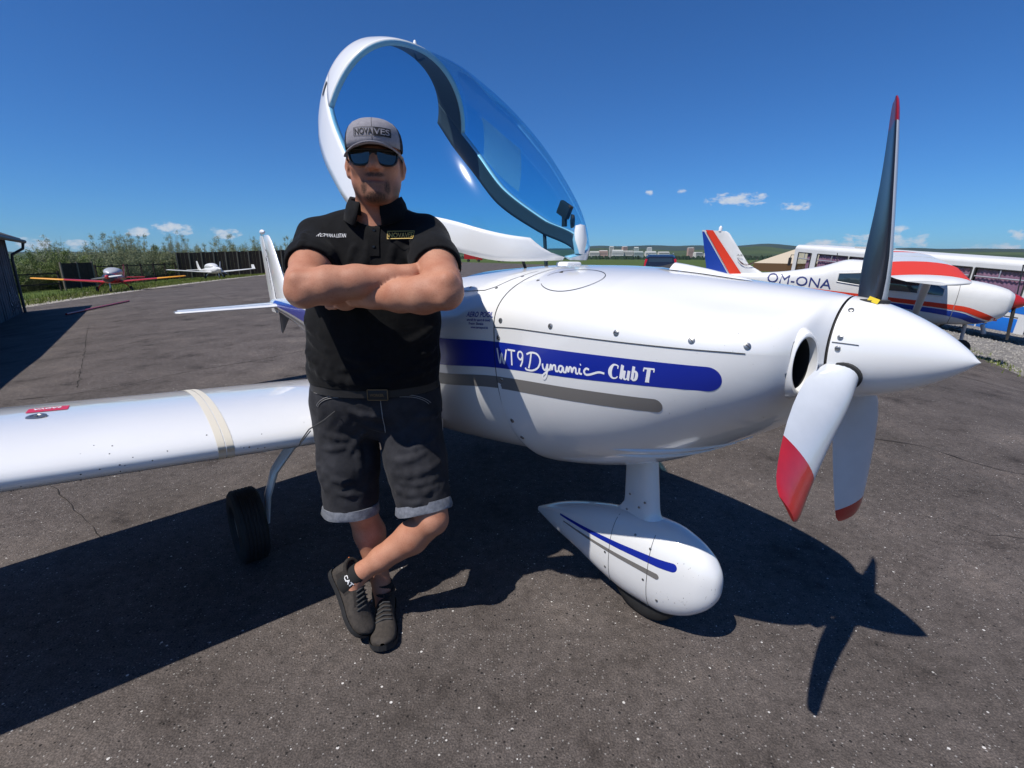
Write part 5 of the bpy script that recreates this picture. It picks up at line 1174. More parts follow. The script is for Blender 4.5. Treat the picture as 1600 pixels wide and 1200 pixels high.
def ces_strip(name, top, bot, x0, x1, mat, off=.006, parent=None):
    xs_ = np.linspace(x0, x1, 60); V = []
    for x in xs_:
        a = float(pchip([p[0] for p in top], [p[1] for p in top], x)); b = float(pchip([p[0] for p in bot], [p[1] for p in bot], x)); V += [ces_side(x, b + (a - b) * k / 4, off) for k in range(5)]
    obj(name, V, [(i * 5 + k, i * 5 + k + 1, (i + 1) * 5 + k + 1, (i + 1) * 5 + k) for i in range(59) for k in range(4)], mat, parent or CES, angle=None)
ces_strip("red_stripe", [(-6, 1.36), (-4, 1.34), (-1, 1.30), (-.2, 1.27), (.3, 1.13), (.62, .98)], [(-6, 1.30), (-4, 1.25), (-1, 1.19), (-.2, 1.15), (.3, .99), (.56, .93)], -6.0, .60, M_ORN)
ces_strip("blue_stripe", [(-6, 1.28), (-4, 1.23), (-1, 1.165), (-.2, 1.115), (.25, .965), (.52, .90)], [(-6, 1.25), (-4, 1.16), (-1, 1.05), (-.2, .97), (.15, .86), (.40, .84)], -6.0, .44, M_BLU2)
for (xa, xb, za, zb, nm) in ((-1.02, -.62, 1.46, 1.84, "front_window"), (-1.95, -1.12, 1.47, 1.90, "door_window"), (-2.85, -2.08, 1.52, 1.90, "rear_window")):
    n = 8; V = [];
    for i in range(n + 1):
        for j in range(n + 1):
            u, v = i / n, j / n; x = xa + (xb - xa) * u; z = za + (zb - za) * v
            if nm == "front_window": z = za + (zb - za) * v * (1 - .55 * u)
            if nm == "rear_window": z = za + .06 * (1 - u) + (zb - za - .08 * (1 - u)) * v * (.72 + .28 * u)
            V.append(ces_side(x, z, .008))
    w = obj(nm, V, [(i * (n + 1) + j, (i + 1) * (n + 1) + j, (i + 1) * (n + 1) + j + 1, i * (n + 1) + j + 1) for i in range(n) for j in range(n)], M_WIN, CES, angle=None)
    edge = [V[i * (n + 1)] for i in range(n + 1)] + [V[n * (n + 1) + j] for j in range(1, n + 1)] + [V[i * (n + 1) + n] for i in range(n - 1, -1, -1)] + [V[j] for j in range(n - 1, 0, -1)] + [V[0]]
    a, b = tube(edge, .014, 6, False); obj("window_frame", a, b, M_OFFW, w)
body_loft("windshield", [(-.62, .40, 1.86, 1.80), (-.9, .53, 2.02, 1.80), (-1.25, .54, 2.13, 1.80), (-1.5, .50, 2.14, 1.80)], M_WIN, CES, 24, 3.0)
for d in (-.35, -1.05, -2.02): ribbon("panel_seam", [ces_side(d, z, .008) for z in np.linspace(.80, 1.78 if d > -.5 else 1.45, 16)], .012, pm("ces_seam%d" % int(-d * 100), (.2, .2, .2), .8), CES, (0, -1, 0))
for s in (-1, 1):
    flat_wing("wing", [(s * .15, -.70, -2.32, 2.20), (s * 1.6, -.70, -2.32, 2.20), (s * 1.9, -.70, -2.30, 2.20)], M_OFFW, CES, .115)
    flat_wing("wing_band", [(s * 1.904, -.70, -2.30, 2.20), (s * 4.10, -.80, -2.05, 2.14)], M_ORN, CES, .118); flat_wing("wing_tip", [(s * 4.104, -.80, -2.05, 2.14), (s * 4.30, -.84, -2.02, 2.14), (s * 4.50, -.98, -1.95, 2.13), (s * 4.62, -1.2, -1.8, 2.11)], M_OFFW, CES, .10)
    V, Fc = tube([(-1.05, s * .56, .86), (-1.18, s * 2.25, 2.17)], .075, 12, True, (1.0, .42)); obj("wing_strut", V, Fc, M_OFFW, CES)
    V, Fc = tube([(-1.75, s * .45, .78), (-1.78, s * .9, .52), (-1.8, s * 1.22, .22)], [.07, .055, .04], 10, True, (1, .5)); obj("gear_leg", V, Fc, M_OFFW, CES); small_wheel((-1.8, s * 1.30, .21), .21, .15, CES)
    flat_wing("tailplane", [(s * .06, -5.35, -6.35, 1.42), (s * 1.7, -5.65, -6.30, 1.44)], M_OFFW, CES, .09)
V, Fc = tube([(.05, 0, .85), (.10, 0, .22)], [.045, .035], 10); obj("nose_leg", V, Fc, M_SIL, CES); small_wheel((.12, 0, .19), .19, .14, CES); V, Fc = tube([(.05, 0, .70), (-.12, 0, .62), (.06, 0, .55)], .02, 8); obj("torque_link", V, Fc, M_SEAM, CES)
V, Fc = tube([(.34, -.18, .84), (.42, -.18, .62)], .045, 10); obj("exhaust_pipe", V, Fc, M_SIL, CES)
fin("tail_fin", [(1.42, -3.9, -6.25), (1.60, -4.75, -6.30), (1.80, -5.15, -6.36), (2.30, -5.55, -6.52), (2.64, -5.82, -6.62), (2.70, -5.92, -6.62)], M_OFFW, CES, .07)
def fin_patch(name, quad, mat, off=.052):
    V = [];
    for i in range(9):
        for j in range(3):
            u, v = i / 8, j / 2; a = Vector(quad[0]).lerp(Vector(quad[3]), u); b = Vector(quad[1]).lerp(Vector(quad[2]), u); p = a.lerp(b, v); V.append((p[0], -off * (1 - .45 * u), p[1]))
    obj(name, V, [(i * 3 + j, i * 3 + j + 1, (i + 1) * 3 + j + 1, (i + 1) * 3 + j) for i in range(8) for j in range(2)], mat, CES, angle=None)
fin_patch("blue_stripe", [(-6.26, 1.42, 0), (-5.62, 1.42, 0), (-6.55, 2.66, 0), (-6.61, 2.66, 0)], M_BLU2, .075); fin_patch("red_stripe", [(-5.56, 1.42, 0), (-5.20, 1.42, 0), (-6.30, 2.71, 0), (-6.52, 2.71, 0)], M_ORN, .085)
V, Fc = lathe([(0, .001), (0, .05), (.10, .05), (.14, .03), (.16, .001)], 14, 'z', (-6.10, 0, 2.69)); obj("beacon", V, Fc, M_LET, CES)
M_NAVY = pm("navy_print", (.02, .03, .16), .5); mapped("registration", fit2d("OM-ONA", 1.60, .25, .0), lambda s, t: ces_side(-4.55 + s, 1.375 + t - .005 * s, .012), M_NAVY, CES)
mapped("fin_print", fit2d("AIR INEKAFE", .62, .055, .0), lambda s, t: (-5.50 + s, -.085, 2.02 + t - .05 * s), M_SEAM, CES)
wg = []
for s in (-1, 1):
    for k in range(6): wg.append([(s * .03, .0, .012), (s * (.10 + .02 * k), .02 + .018 * k, .022), (s * (.16 + .022 * k), .05 + .030 * k, .006)])
mapped("fin_emblem", strokes2d(wg + [[(-.03, -.03), (.03, .04)], [(.03, -.03), (-.03, .04)]], .012, 4), lambda s, t: (-5.20 + s * 1.05, -.088, 1.78 + t), pm("emblem_grey", (.20, .12, .13), .6), CES)
V, Fc = lathe([(.72, .20), (.82, .17), (.95, .09), (1.03, .001)], 20, 'x', (0, 0, 1.42)); obj("spinner", V, Fc, M_REDP, CES)
for a in (R(28), R(208)): small_blade(a, .95, (.80, 0, 1.42), M_SEAM, CES, .12)
V, Fc = tube([(-2.95, 0, 2.0), (-3.0, 0, 2.28)], .012, 6); obj("antenna", V, Fc, M_SEAM, CES)

# ------------------------------------------------------------------ bus behind it
M_BUSW = pm("bus_white", (.70, .70, .68), .4, var=(2, .06)); M_BUSB = pm("bus_blue", (.012, .16, .58), .35, coat=.2); M_CURT = pm("mauve_curtain", (.46, .23, .35), .9, var=(5, .3)); M_ALU = pm("alu_frame", (.55, .56, .57), .4, metal=.6); M_INT = pm("bus_interior", (.05, .05, .055), .8); M_BGREY = pm("bus_skirt", (.42, .42, .40), .5)
def clear_pane():
    m = bpy.data.materials.new("window_pane"); m.use_nodes = True; nt = m.node_tree; nt.nodes.remove(nt.nodes["Principled BSDF"]); tr = nd(nt, "ShaderNodeBsdfTransparent"); tr.inputs[0].default_value = (.82, .86, .86, 1); gl = nd(nt, "ShaderNodeBsdfGlossy"); gl.inputs["Roughness"].default_value = .03; mx = nd(nt, "ShaderNodeMixShader"); mx.inputs[0].default_value = .10
    nt.links.new(tr.outputs[0], mx.inputs[1]); nt.links.new(gl.outputs[0], mx.inputs[2]); nt.links.new(mx.outputs[0], nt.nodes["Material Output"].inputs[0]); return m
M_PANE = clear_pane()
def make_bus():
    d0 = Vector((16.1, 29.0, 0)); hd = -1.281; d = Vector((math.cos(hd), math.sin(hd), 0)); z0 = gz(16.1, 29.0) + .02; z1 = gz(16.1 + d.x * 10.8, 29.0 + d.y * 10.8) + .02; pit = math.atan2(z1 - z0, 10.8)
    # local: x from the front backwards along the visible side, y into the bus, z up
    f_ = Vector((d.x * math.cos(pit), d.y * math.cos(pit), math.sin(pit))); l_ = Vector((-d.y, d.x, 0)); B = empty("coach", (d0.x, d0.y, z0)); B.rotation_euler = Matrix((f_, l_, f_.cross(l_))).transposed().to_euler()
    tag(B, "white coach with blue swoosh and mauve curtains parked behind the high wing plane", "bus")
    L, W = 11.2, 2.45; zt = 3.06; wins = [(.30, 1.15), (1.55, 3.35), (3.47, 5.2), (5.32, 7.05), (7.17, 8.9), (9.02, 10.75)]; wz0, wz1 = 1.58, 2.66
    def side(y, s):
        V, Fc = [], []
        def quad(x0, x1, a, b): n = len(V); V.extend([(x0, y, a), (x1, y, a), (x1, y, b), (x0, y, b)]); Fc.append((n, n + 1, n + 2, n + 3))
        quad(0, L, .38, wz0); quad(0, L, wz1, 2.84); xs_ = [0] + [v for w in wins for v in w] + [L]
        for i in range(0, len(xs_), 2): quad(xs_[i], xs_[i + 1], wz0, wz1)
        return V, Fc
    parts = [side(0, -1), side(W, 1)]
    rf = []; n = 8
    for x in (0, L):
        r = [(x, 0, 2.84)] + [(x, .28 - .28 * math.cos(math.pi / 2 * k / n), 2.84 + (zt - 2.84) * math.sin(math.pi / 2 * k / n)) for k in range(1, n + 1)]; r += [(x, W - p[1], p[2]) for p in r[::-1]]; rf.append(r)
    V, Fc = loft(rf, False); obj("roof", V, Fc, M_BUSW, B, angle=30)
    for p in parts: obj("side_wall", *p, M_BUSW, B, smooth=False)
    V, Fc = box(0, L, .02, W - .02, .40, .55); obj("floor_pan", V, Fc, M_SEAM, B, smooth=False)
    for x in (0, L): obj("end_wall", [(x, 0, .38), (x, W, .38), (x, W, 1.25), (x, 0, 1.25), (x, W, 2.84), (x, 0, 2.84), (x, W - .1, 3.0), (x, .1, 3.0)], [(0, 1, 2, 3)] + ([(3, 2, 4, 5)] if x else []) + [(5, 4, 6, 7)], M_BUSW, B, smooth=False)
    obj("windscreen", [(0, .02, 1.26), (0, W - .02, 1.26), (.12, W - .05, 2.83), (.12, .05, 2.83)], [(0, 1, 2, 3)], M_PANE, B, smooth=False)
    obj("aisle_panel", [(.9, 1.3, .55), (L - .3, 1.3, .55), (L - .3, 1.3, 2.85), (.9, 1.3, 2.85)], [(0, 1, 2, 3)], M_INT, B, smooth=False)
    for i, (a, b) in enumerate(wins):
        w = obj("window", [(a, .015, wz0), (b, .015, wz0), (b, .015, wz1), (a, .015, wz1)], [(0, 1, 2, 3)], M_PANE, B, smooth=False)
        e = [(a, -.012, wz0), (b, -.012, wz0), (b, -.012, wz1), (a, -.012, wz1), (a, -.012, wz0)]; v, f_c = join(*[tube([p, q], .030, 6) for p, q in zip(e[:-1], e[1:])]); obj("frame", v, f_c, M_SEAM, w)
        v, f_c = join(tube([(a + .04, -.01, wz0 + .76), (b - .04, -.01, wz0 + .76)], .028, 6), tube([((a + b) / 2, -.01, wz0 + .76), ((a + b) / 2, -.01, wz1)], .022, 6)); obj("transom", v, f_c, M_ALU, w)
        spans = [(a + .05, b - .05)] if i > 1 else ([(a + .05, b - .05)] if i == 1 else [(a + .55, b - .05)])
        if i == 3: spans = [(a + .05, b - .5)]
        for ca, cb in spans:
            m = max(8, int((cb - ca) / .045)); V = []
            for k in range(m + 1):
                x = ca + (cb - ca) * k / m; y = .050 + .022 * math.sin(k * 1.9) + .008 * math.sin(k * .7)
                V += [(x, y, wz0 - .05), (x, y * .9 + .02, wz1)]
            obj("curtain", V, [(2 * k, 2 * k + 2, 2 * k + 3, 2 * k + 1) for k in range(m)], M_CURT, w, angle=None)
    # blue swoosh growing towards the rear, luggage doors, skirt line, roof hatch, driver's wheel, mirror
    V = [];
    for k in range(25):
        x = .6 + (L - .6) * k / 24; t = 1.50 - .10 * (k / 24) ** 2; b = 1.46 - .34 * (k / 24) ** .8; V += [(x, -.006, b), (x, -.006, t)]
    obj("blue_swoosh", V, [(2 * k, 2 * k + 2, 2 * k + 3, 2 * k + 1) for k in range(24)], M_BUSB, B, smooth=False)
    for a, b, m in ((6.4, 7.9, M_BGREY), (7.95, 9.6, M_BUSB), (9.65, 10.9, M_BUSB), (4.8, 6.35, M_BGREY)):
        v, f_c = bbox_bevel(a, b, -.012, .01, .40, .92 if m is M_BUSB else .98, .008); obj("luggage_door", v, f_c, m, B)
    v, f_c = box(7.95, 10.9, -.010, .01, .955, .985); obj("trim_line", v, f_c, M_SEAM, B)
    v, f_c = bbox_bevel(3.0, 4.4, .7, 1.7, 3.05, 3.14, .02); obj("roof_hatch", v, f_c, M_BGREY, B)
    v, f_c = tube([(.62 + .02 * math.sin(t), .5 + .2 * math.cos(t), 1.75 + .2 * math.sin(t)) for t in np.linspace(0, 2 * math.pi, 20)], .022, 6, False); obj("steering_wheel", v, f_c, M_SEAM, B)
    v, f_c = join(bbox_bevel(-.10, -.02, -.26, -.08, 1.9, 2.35, .03), tube([(0, .02, 2.5), (-.05, -.15, 2.5), (-.06, -.17, 2.3)], .02, 6)); obj("wing_mirror", v, f_c, M_SEAM, B)
    for x in (2.5, 8.9 - .9):
        v, f_c = lathe([(0, .001), (0, .28), (.02, .30), (.02, .48), (.06, .50), (.26, .50), (.28, .001)], 30, 'y'); wl_ = obj("wheel", v, f_c, M_TYRE, B, loc=(x, -.002, .50)); v, f_c = lathe([(-.02, .001), (-.03, .2), (-.005, .27), (.02, .27), (.02, .001)], 20, 'y'); obj("rim", v, f_c, M_ALU, wl_)
make_bus()

# pavilion with a tent roof behind the coach's nose
PV = empty("pavilion", (21.4, 37.0, gz(21.4, 37.0))); tag(PV, "pavilion with beige tent roof standing beside the coach's front", "pavilion")
V = [(-2.4, -2.4, 2.35), (2.4, -2.4, 2.35), (2.4, 2.4, 2.35), (-2.4, 2.4, 2.35), (0, 0, 3.55)]; obj("roof", V, [(0, 1, 4), (1, 2, 4), (2, 3, 4), (3, 0, 4)], pm("beige_canvas", (.52, .44, .32), .9), PV, smooth=False)
v, f_c = join(box(-2.4, 2.4, -2.42, -2.38, 1.75, 2.35), box(-2.42, -2.38, -2.38, 2.38, 1.75, 2.35), box(-2.4, 2.4, 2.38, 2.42, 1.75, 2.35), box(2.38, 2.42, -2.38, 2.38, 1.75, 2.35)); obj("valance", v, f_c, pm("brown_canvas", (.16, .085, .03), .9), PV, smooth=False)
for x in (-2.3, 2.3):
    for y in (-2.3, 2.3): v, f_c = box(x - .05, x + .05, y - .05, y + .05, -.2, 2.0); obj("post", v, f_c, M_LEATHER, PV)

# dark estate car seen from behind
M_CARB = pm("car_black", (.014, .015, .020), .2, coat=.8); M_TAIL = pm("tail_light_red", (.45, .01, .012), .2, coat=.5)
SU = empty("parked_car", (7.55, 25.5, gz(7.55, 25.5)), (0, 0, R(74))); tag(SU, "dark estate car with tall red tail lights parked beyond the cowling", "car")
def car_ring(x, w, z0, z1, zt, wt): return [(x, -w, z0), (x, -w * 1.02, (z0 + z1) / 2), (x, -w, z1), (x, -wt, zt - .06), (x, -wt + .10, zt), (x, wt - .10, zt), (x, wt, zt - .06), (x, w, z1), (x, w * 1.02, (z0 + z1) / 2), (x, w, z0)]
V, Fc = loft([car_ring(0, .80, .35, .95, 1.02, .74), (car_ring(.12, .86, .28, 1.0, 1.62, .70)), car_ring(.45, .88, .28, 1.0, 1.72, .70), car_ring(1.6, .89, .28, 1.0, 1.74, .70), car_ring(2.5, .89, .28, 1.0, 1.66, .70), car_ring(3.1, .88, .28, .98, 1.12, .72), car_ring(4.2, .84, .30, .86, .92, .70), car_ring(4.45, .74, .35, .70, .76, .62)]); fix_normals(obj("body", V, Fc, M_CARB, SU, angle=28))
obj("rear_window", [(.045, -.62, 1.10), (.045, .62, 1.10), (.120, .56, 1.55), (.120, -.56, 1.55)], [(0, 1, 2, 3)], M_WIN, SU, smooth=False)
SU.children[-1].location = (-.02, 0, 0)
for s in (-1, 1):
    v, f_c = bbox_bevel(-.02, .07, -.07, .07, .90, 1.52, .02); obj("tail_light", [(p[0] + .02 + .10 * (p[2] - .9) / .6, p[1] + s * (.78 - .08 * (p[2] - .9) / .6), p[2]) for p in v], f_c, M_TAIL, SU)
    for xa, xb in ((.35, 1.05), (1.15, 2.0), (2.08, 2.72)): obj("side_window", [(xa, s * .895, 1.05), (xb, s * .895, 1.05), (xb - (.3 if xb > 2.5 else 0), s * .735, 1.60), (xa, s * .735, 1.60)], [(0, 1, 2, 3)], M_WIN, SU, smooth=False)
    for x in (.85, 3.5): small_wheel((x, s * .80, .33), .33, .22, SU)
    v, f_c = tube([(.4, s * .62, 1.77), (1.4, s * .62, 1.80), (2.4, s * .62, 1.74)], .02, 6); obj("roof_rail", v, f_c, M_ALU, SU)
v, f_c = bbox_bevel(-.06, .04, -.75, .75, .42, .62, .03); obj("bumper", v, f_c, M_BUSW, SU)

# red lorry far across the taxiway
LR = empty("lorry", (-13.5, 190, gz(-13.5, 190)), (0, 0, 0)); tag(LR, "distant red and black lorry glimpsed under the raised canopy", "lorry")
v, f_c = bbox_bevel(0, 2.4, -1.1, 1.1, .6, 3.1, .15); obj("cab", v, f_c, M_REDP, LR); v, f_c = box(2.6, 12.5, -1.2, 1.2, 1.1, 3.0); obj("trailer", v, f_c, M_SEAM, LR); v, f_c = box(-4.5, -.2, -1.2, 1.2, 1.0, 3.0); obj("load_box", v, f_c, M_REDP, LR)
for x in (-3, .9, 8.5, 10.2):
    for y in (-1, 1): small_wheel((x, y, .5), .5, .3, LR)

# ------------------------------------------------------------------ shed on the left
M_SHED = pm("weathered_boards", (.115, .115, .125), .9, var=(1.3, .45), bump=(5, .4, .02)); M_ROOFD = pm("roof_felt", (.05, .048, .05), .8); M_GUT = pm("gutter_zinc", (.06, .062, .065), .5, metal=.4)
sd = Vector((.625, -.78, 0)).normalized(); sn = Vector((.78, .625, 0)).normalized(); s0 = Vector((-20.25, 20.25, 0)); EAVE = 2.15; SHL = 22.0
SH = empty("shed", (s0.x, s0.y, gz(s0.x, s0.y))); tag(SH, "long dark boarded shed with gutter and graffiti beside the apron", "shed")
def shp(a, b, z): p = s0 + sd * a + sn * b; return (p.x - s0.x, p.y - s0.y, z - gz(s0.x, s0.y))
def shz(a): return gz(*(s0 + sd * a).xy) - .15
nb = 90; V = []; Fc = []
bw = .245
for k in range(40):
    a = k * bw + .02; V0, F0 = [], []
    o = .012 * (k % 2) + .004 * math.sin(k * 2.3); v = [shp(a, -.06, shz(a)), shp(a + bw - .018, -.06, shz(a)), shp(a + bw - .018, -.06, EAVE), shp(a, -.06, EAVE), shp(a, o, shz(a)), shp(a + bw - .018, o, shz(a)), shp(a + bw - .018, o, EAVE), shp(a, o, EAVE)]
    obj("board", v, [(4, 5, 6, 7), (0, 4, 7, 3), (1, 2, 6, 5)], M_SHED, SH, smooth=False)
v = [shp(0, -.07, -1.4), shp(SHL, -.07, -1.4), shp(SHL, -.07, EAVE), shp(0, -.07, EAVE), shp(0, -6, -1.4), shp(SHL, -6, -1.4), shp(SHL, -6, EAVE), shp(0, -6, EAVE), shp(0, -3, EAVE + 1.3), shp(SHL, -3, EAVE + 1.3)]
obj("wall", v, [(0, 1, 2, 3), (5, 4, 7, 6), (4, 0, 3, 8, 7), (1, 5, 6, 9, 2)], M_SHED, SH, smooth=False)
for b0, b1, za, zb in ((.42, -3, EAVE - .10, EAVE + 1.36), (-6.4, -3, EAVE - .10, EAVE + 1.36)):
    v = [shp(-.35, b0, za), shp(SHL, b0, za), shp(SHL, b1, zb), shp(-.35, b1, zb), shp(-.35, b0, za + .12), shp(SHL, b0, za + .12), shp(SHL, b1, zb + .12), shp(-.35, b1, zb + .12)]
    fix_normals(obj("roof", v, [(0, 1, 2, 3), (4, 7, 6, 5), (0, 4, 5, 1), (0, 3, 7, 4), (1, 5, 6, 2), (2, 6, 7, 3)], M_ROOFD, SH, smooth=False))
v, f_c = tube([shp(-.4, .50, EAVE - .10), shp(SHL, .50, EAVE - .10)], .075, 12); obj("gutter", v, f_c, M_GUT, SH)
v, f_c = tube([shp(.05, .50, EAVE - .15), shp(.05, .46, EAVE - .38), shp(.06, .10, EAVE - .62), shp(.06, .07, EAVE - .85), shp(.06, .07, shz(0) + .1)], .05, 10); obj("downpipe", v, f_c, M_GUT, SH)
gr = [[(.3, .35, .10), (.6, .62, .14), (.75, .25, .14), (1.0, .20, .1)], [(.9, .35, .12), (1.1, .95, .16), (1.25, .3, .12)], [(1.3, .3, .12), (1.5, 1.0, .18), (1.7, .3, .14)], [(1.8, .4, .14), (2.1, .8, .12), (2.3, .45, .16), (2.0, .3, .12)], [(.2, .15, .05), (1.4, .22, .06), (2.6, .12, .05)]]
mapped("graffiti", strokes2d(gr, .1, 6), lambda s, t: shp(s + .2, .022, shz(0) + .25 + t), pm("graffiti_paint", (.02, .02, .03), .8), SH); mapped("graffiti", strokes2d([[(q[0] + .07, q[1] + .05, .05) for q in s_] for s_ in gr[:4]], .05, 6), lambda s, t: shp(s + .2, .025, shz(0) + .25 + t), pm("graffiti_pale", (.34, .36, .40), .8), SH)

# ------------------------------------------------------------------ fences along the verge
M_WOOD = pm("old_dark_wood", (.034, .023, .016), .9, var=(4, .5)); M_POST = pm("grey_post", (.16, .14, .11), .9)
def fence_line(p, q, label, solid_run, h=1.5, pw=1.25):
    P0, P1 = Vector((*p, 0)), Vector((*q, 0)); L = (P1 - P0).length; d = (P1 - P0) / L; n = max(1, int(L / pw)); F_ = empty("fence", (P0.x, P0.y, gz(P0.x, P0.y))); tag(F_, label, "fence")
    def fp(a, b, z): w = P0 + d * a; return (w.x - P0.x - d.y * b, w.y - P0.y + d.x * b, z + gz(w.x, w.y) - gz(P0.x, P0.y))
    def slab(nm, a0_, a1, b0, b1, za, zb, m): obj(nm, [fp(a0_, b0, za), fp(a1, b0, za), fp(a1, b1, za), fp(a0_, b1, za), fp(a0_, b0, zb), fp(a1, b0, zb), fp(a1, b1, zb), fp(a0_, b1, zb)], [(0, 3, 2, 1), (4, 5, 6, 7), (0, 1, 5, 4), (1, 2, 6, 5), (2, 3, 7, 6), (3, 0, 4, 7)], m, F_, smooth=False)
    for k in range(n + 1): a = L * k / n; slab("post", a - .06, a + .06, -.06, .06, -.3, h + .06, M_POST if solid_run else M_WOOD)
    for k in range(n):
        a, b = L * k / n + .065, L * (k + 1) / n - .065
        if solid_run:
            m = 3
            for j in range(m): slab("board", a + (b - a) * j / m + .008, a + (b - a) * (j + 1) / m - .008, -.02 + .01 * (j % 2), .02 + .01 * (j % 2), .02, h - random.uniform(0, .06), M_WOOD)
        else:
            for z in (.55, h - .12): slab("rail", a - .1, b + .1, -.03, .03, z - .05, z + .05, M_WOOD)
fence_line((-38.6, 37.0), (-37.9, 41.6), "open post and rail fence next to the shed", False, 1.5, 2.4)
fence_line((-37.9, 42.0), (-38.1, 45.4), "short dark board fence panel left of the red plane", True, 2.2, 1.15)
fence_line((-38.2, 45.8), (-41.2, 61.2), "open rail fence stretching between the two board fences", False, 1.9, 2.6)
fence_line((-41.4, 62.0), (-28.0, 70.5), "long dark board fence behind the white plane", True, 3.1, 1.3)

# ------------------------------------------------------------------ willow scrub, weeds, grass
def leaf_mat(name, c1, c2):
    m = pm(name, c1, .75, spec=.25, var=(1.1, .4), col2=c2); nt = m.node_tree; b = nt.nodes["Principled BSDF"]; b.inputs["Transmission Weight"].default_value = 0; return m
M_WIL = leaf_mat("willow_leaf", (.34, .36, .21), (.17, .20, .095)); M_WIL2 = leaf_mat("fresh_leaf", (.19, .24, .07), (.09, .13, .03)); M_BARK = pm("willow_bark", (.13, .11, .08), .95)
def shrub_meshes(seed, h, w, stems, leaves):
    rg = random.Random(seed); SV = []; SF = []; LV = []; LF = []
    for k in range(stems):
        a = rg.uniform(0, 6.283); r = w * .5 * math.sqrt(rg.random()); hh = h * (rg.uniform(.40, .80) if rg.random() < .8 else rg.uniform(.80, 1.0)) * (1 - .5 * (2 * r / w) ** 2 * .6); lean = rg.uniform(.02, .22); b0 = Vector((r * math.cos(a) * .6, r * math.sin(a) * .6, -.2)); tip = Vector((r * math.cos(a) * (1 + lean), r * math.sin(a) * (1 + lean), hh)); mid = (b0 + tip) / 2 + Vector((rg.gauss(0, .12), rg.gauss(0, .12), .1))
        o = len(SV); rad = .035
        for p, q in ((b0, rad), (mid, rad * .6), (tip, .006)):
            for t in range(3): SV.append((p.x + q * math.cos(t * 2.094), p.y + q * math.sin(t * 2.094), p.z))
        for i in range(2):
            for t in range(3): SF.append((o + i * 3 + t, o + i * 3 + (t + 1) % 3, o + (i + 1) * 3 + (t + 1) % 3, o + (i + 1) * 3 + t))
        cl = []
        for c_ in range(9):
            u = rg.uniform(.12, 1.0); q = b0.lerp(mid, u * 2) if u < .5 else mid.lerp(tip, u * 2 - 1); cl.append((q + Vector((rg.gauss(0, .35), rg.gauss(0, .35), 0)) * (1.05 - u), .26 - .14 * u))
        for j in range(leaves):
            c_, sp = cl[int(rg.random() * 9)]
            p = c_ + Vector((rg.gauss(0, sp), rg.gauss(0, sp), rg.gauss(0, sp * 1.1))); L = rg.uniform(.06, .13); wd = L * .30; dv = Vector((rg.gauss(0, .7), rg.gauss(0, .7), rg.uniform(-.3, 1.0))).normalized(); sv = dv.cross(Vector((rg.gauss(0, 1), rg.gauss(0, 1), .2))).normalized() * wd
            o2 = len(LV); LV += [tuple(p), tuple(p + dv * L * .5 + sv), tuple(p + dv * L), tuple(p + dv * L * .5 - sv)]; LF.append((o2, o2 + 1, o2 + 2, o2 + 3))
    return SV, SF, LV, LF
VAR = []
for sd_, (h, w, st, lv, mt) in enumerate([(5.8, 6.4, 90, 420, M_WIL), (4.4, 6.2, 86, 400, M_WIL), (7.0, 5.4, 80, 420, M_WIL), (3.6, 5.8, 84, 380, M_WIL2)]):
    a, b, c, d = shrub_meshes(50 + sd_, h, w, st, lv); VAR.append((mesh_data("stems", a, b, M_BARK, False), mesh_data("foliage", c, d, mt, False)))
SHR = [(-42.5, 40, 3, .95, "fresh green scrub bush nearest the shed"), (-43, 44.5, 1, .72, "low pale scrub bush above the open rail fence by the shed"), (-41.8, 46.5, 3, 1.05, "darker green bush behind the short board panel"), (-43.5, 50, 1, .95, "silvery willow bush just right of the short board panel"), (-44, 54, 0, .92, "silvery willow bush standing above the red plane's propeller"), (-45, 58.5, 2, .86, "tall pale willow bush above the red plane's far wing"), (-46, 62, 0, .98, "broad willow bush near the yellow wing tip"), (-44.5, 66.5, 2, .92, "tall willow bush over the left end of the long board fence"),
       (-42, 70, 1, 1.15, "willow bush over the white plane's tail"), (-39.5, 71, 0, .98, "willow bush behind the white plane's canopy"), (-36.5, 73, 2, .86, "tall willow bush above the white plane's propeller"), (-33, 74, 0, .90, "willow bush above the white plane's far wing"), (-29.5, 75, 1, 1.05, "willow bush right behind the tail fin of the main aircraft"), (-26, 76, 3, 1.15, "green bush between the tail fin and the person's sleeve"), (-22.5, 77, 0, .85, "willow bush hidden mostly by the person's shoulder"),
       (-50, 46, 0, .75, "pale bush far back beside the shed roof"), (-51, 56, 2, .80, "slender tall willow in the back row over the rail fence"), (-52, 68, 0, .95, "back row willow above the yellow wing tip"), (-44, 48, 2, .62, "slim willow between the short board panel and the red plane"), (-47, 65, 3, 1.3, "leafy green bush low behind the rail fence's far end"), (-38, 74, 3, 1.25, "leafy green bush low behind the long board fence"), (-31, 77, 2, .8, "tall thin willow just left of the main aircraft's tail fin"), (-46, 42, 1, .8, "pale low bush right beside the shed's downpipe")]
for i, (x, y, v, s, lab) in enumerate(SHR):
    Bq = empty("willow_bush", (x, y, gz(x, y)), (0, 0, i * 1.7)); Bq.scale = (s, s, s); tag(Bq, lab, "bush", "willow bushes along the verge"); put("stems", VAR[v][0], Bq); put("foliage", VAR[v][1], Bq)
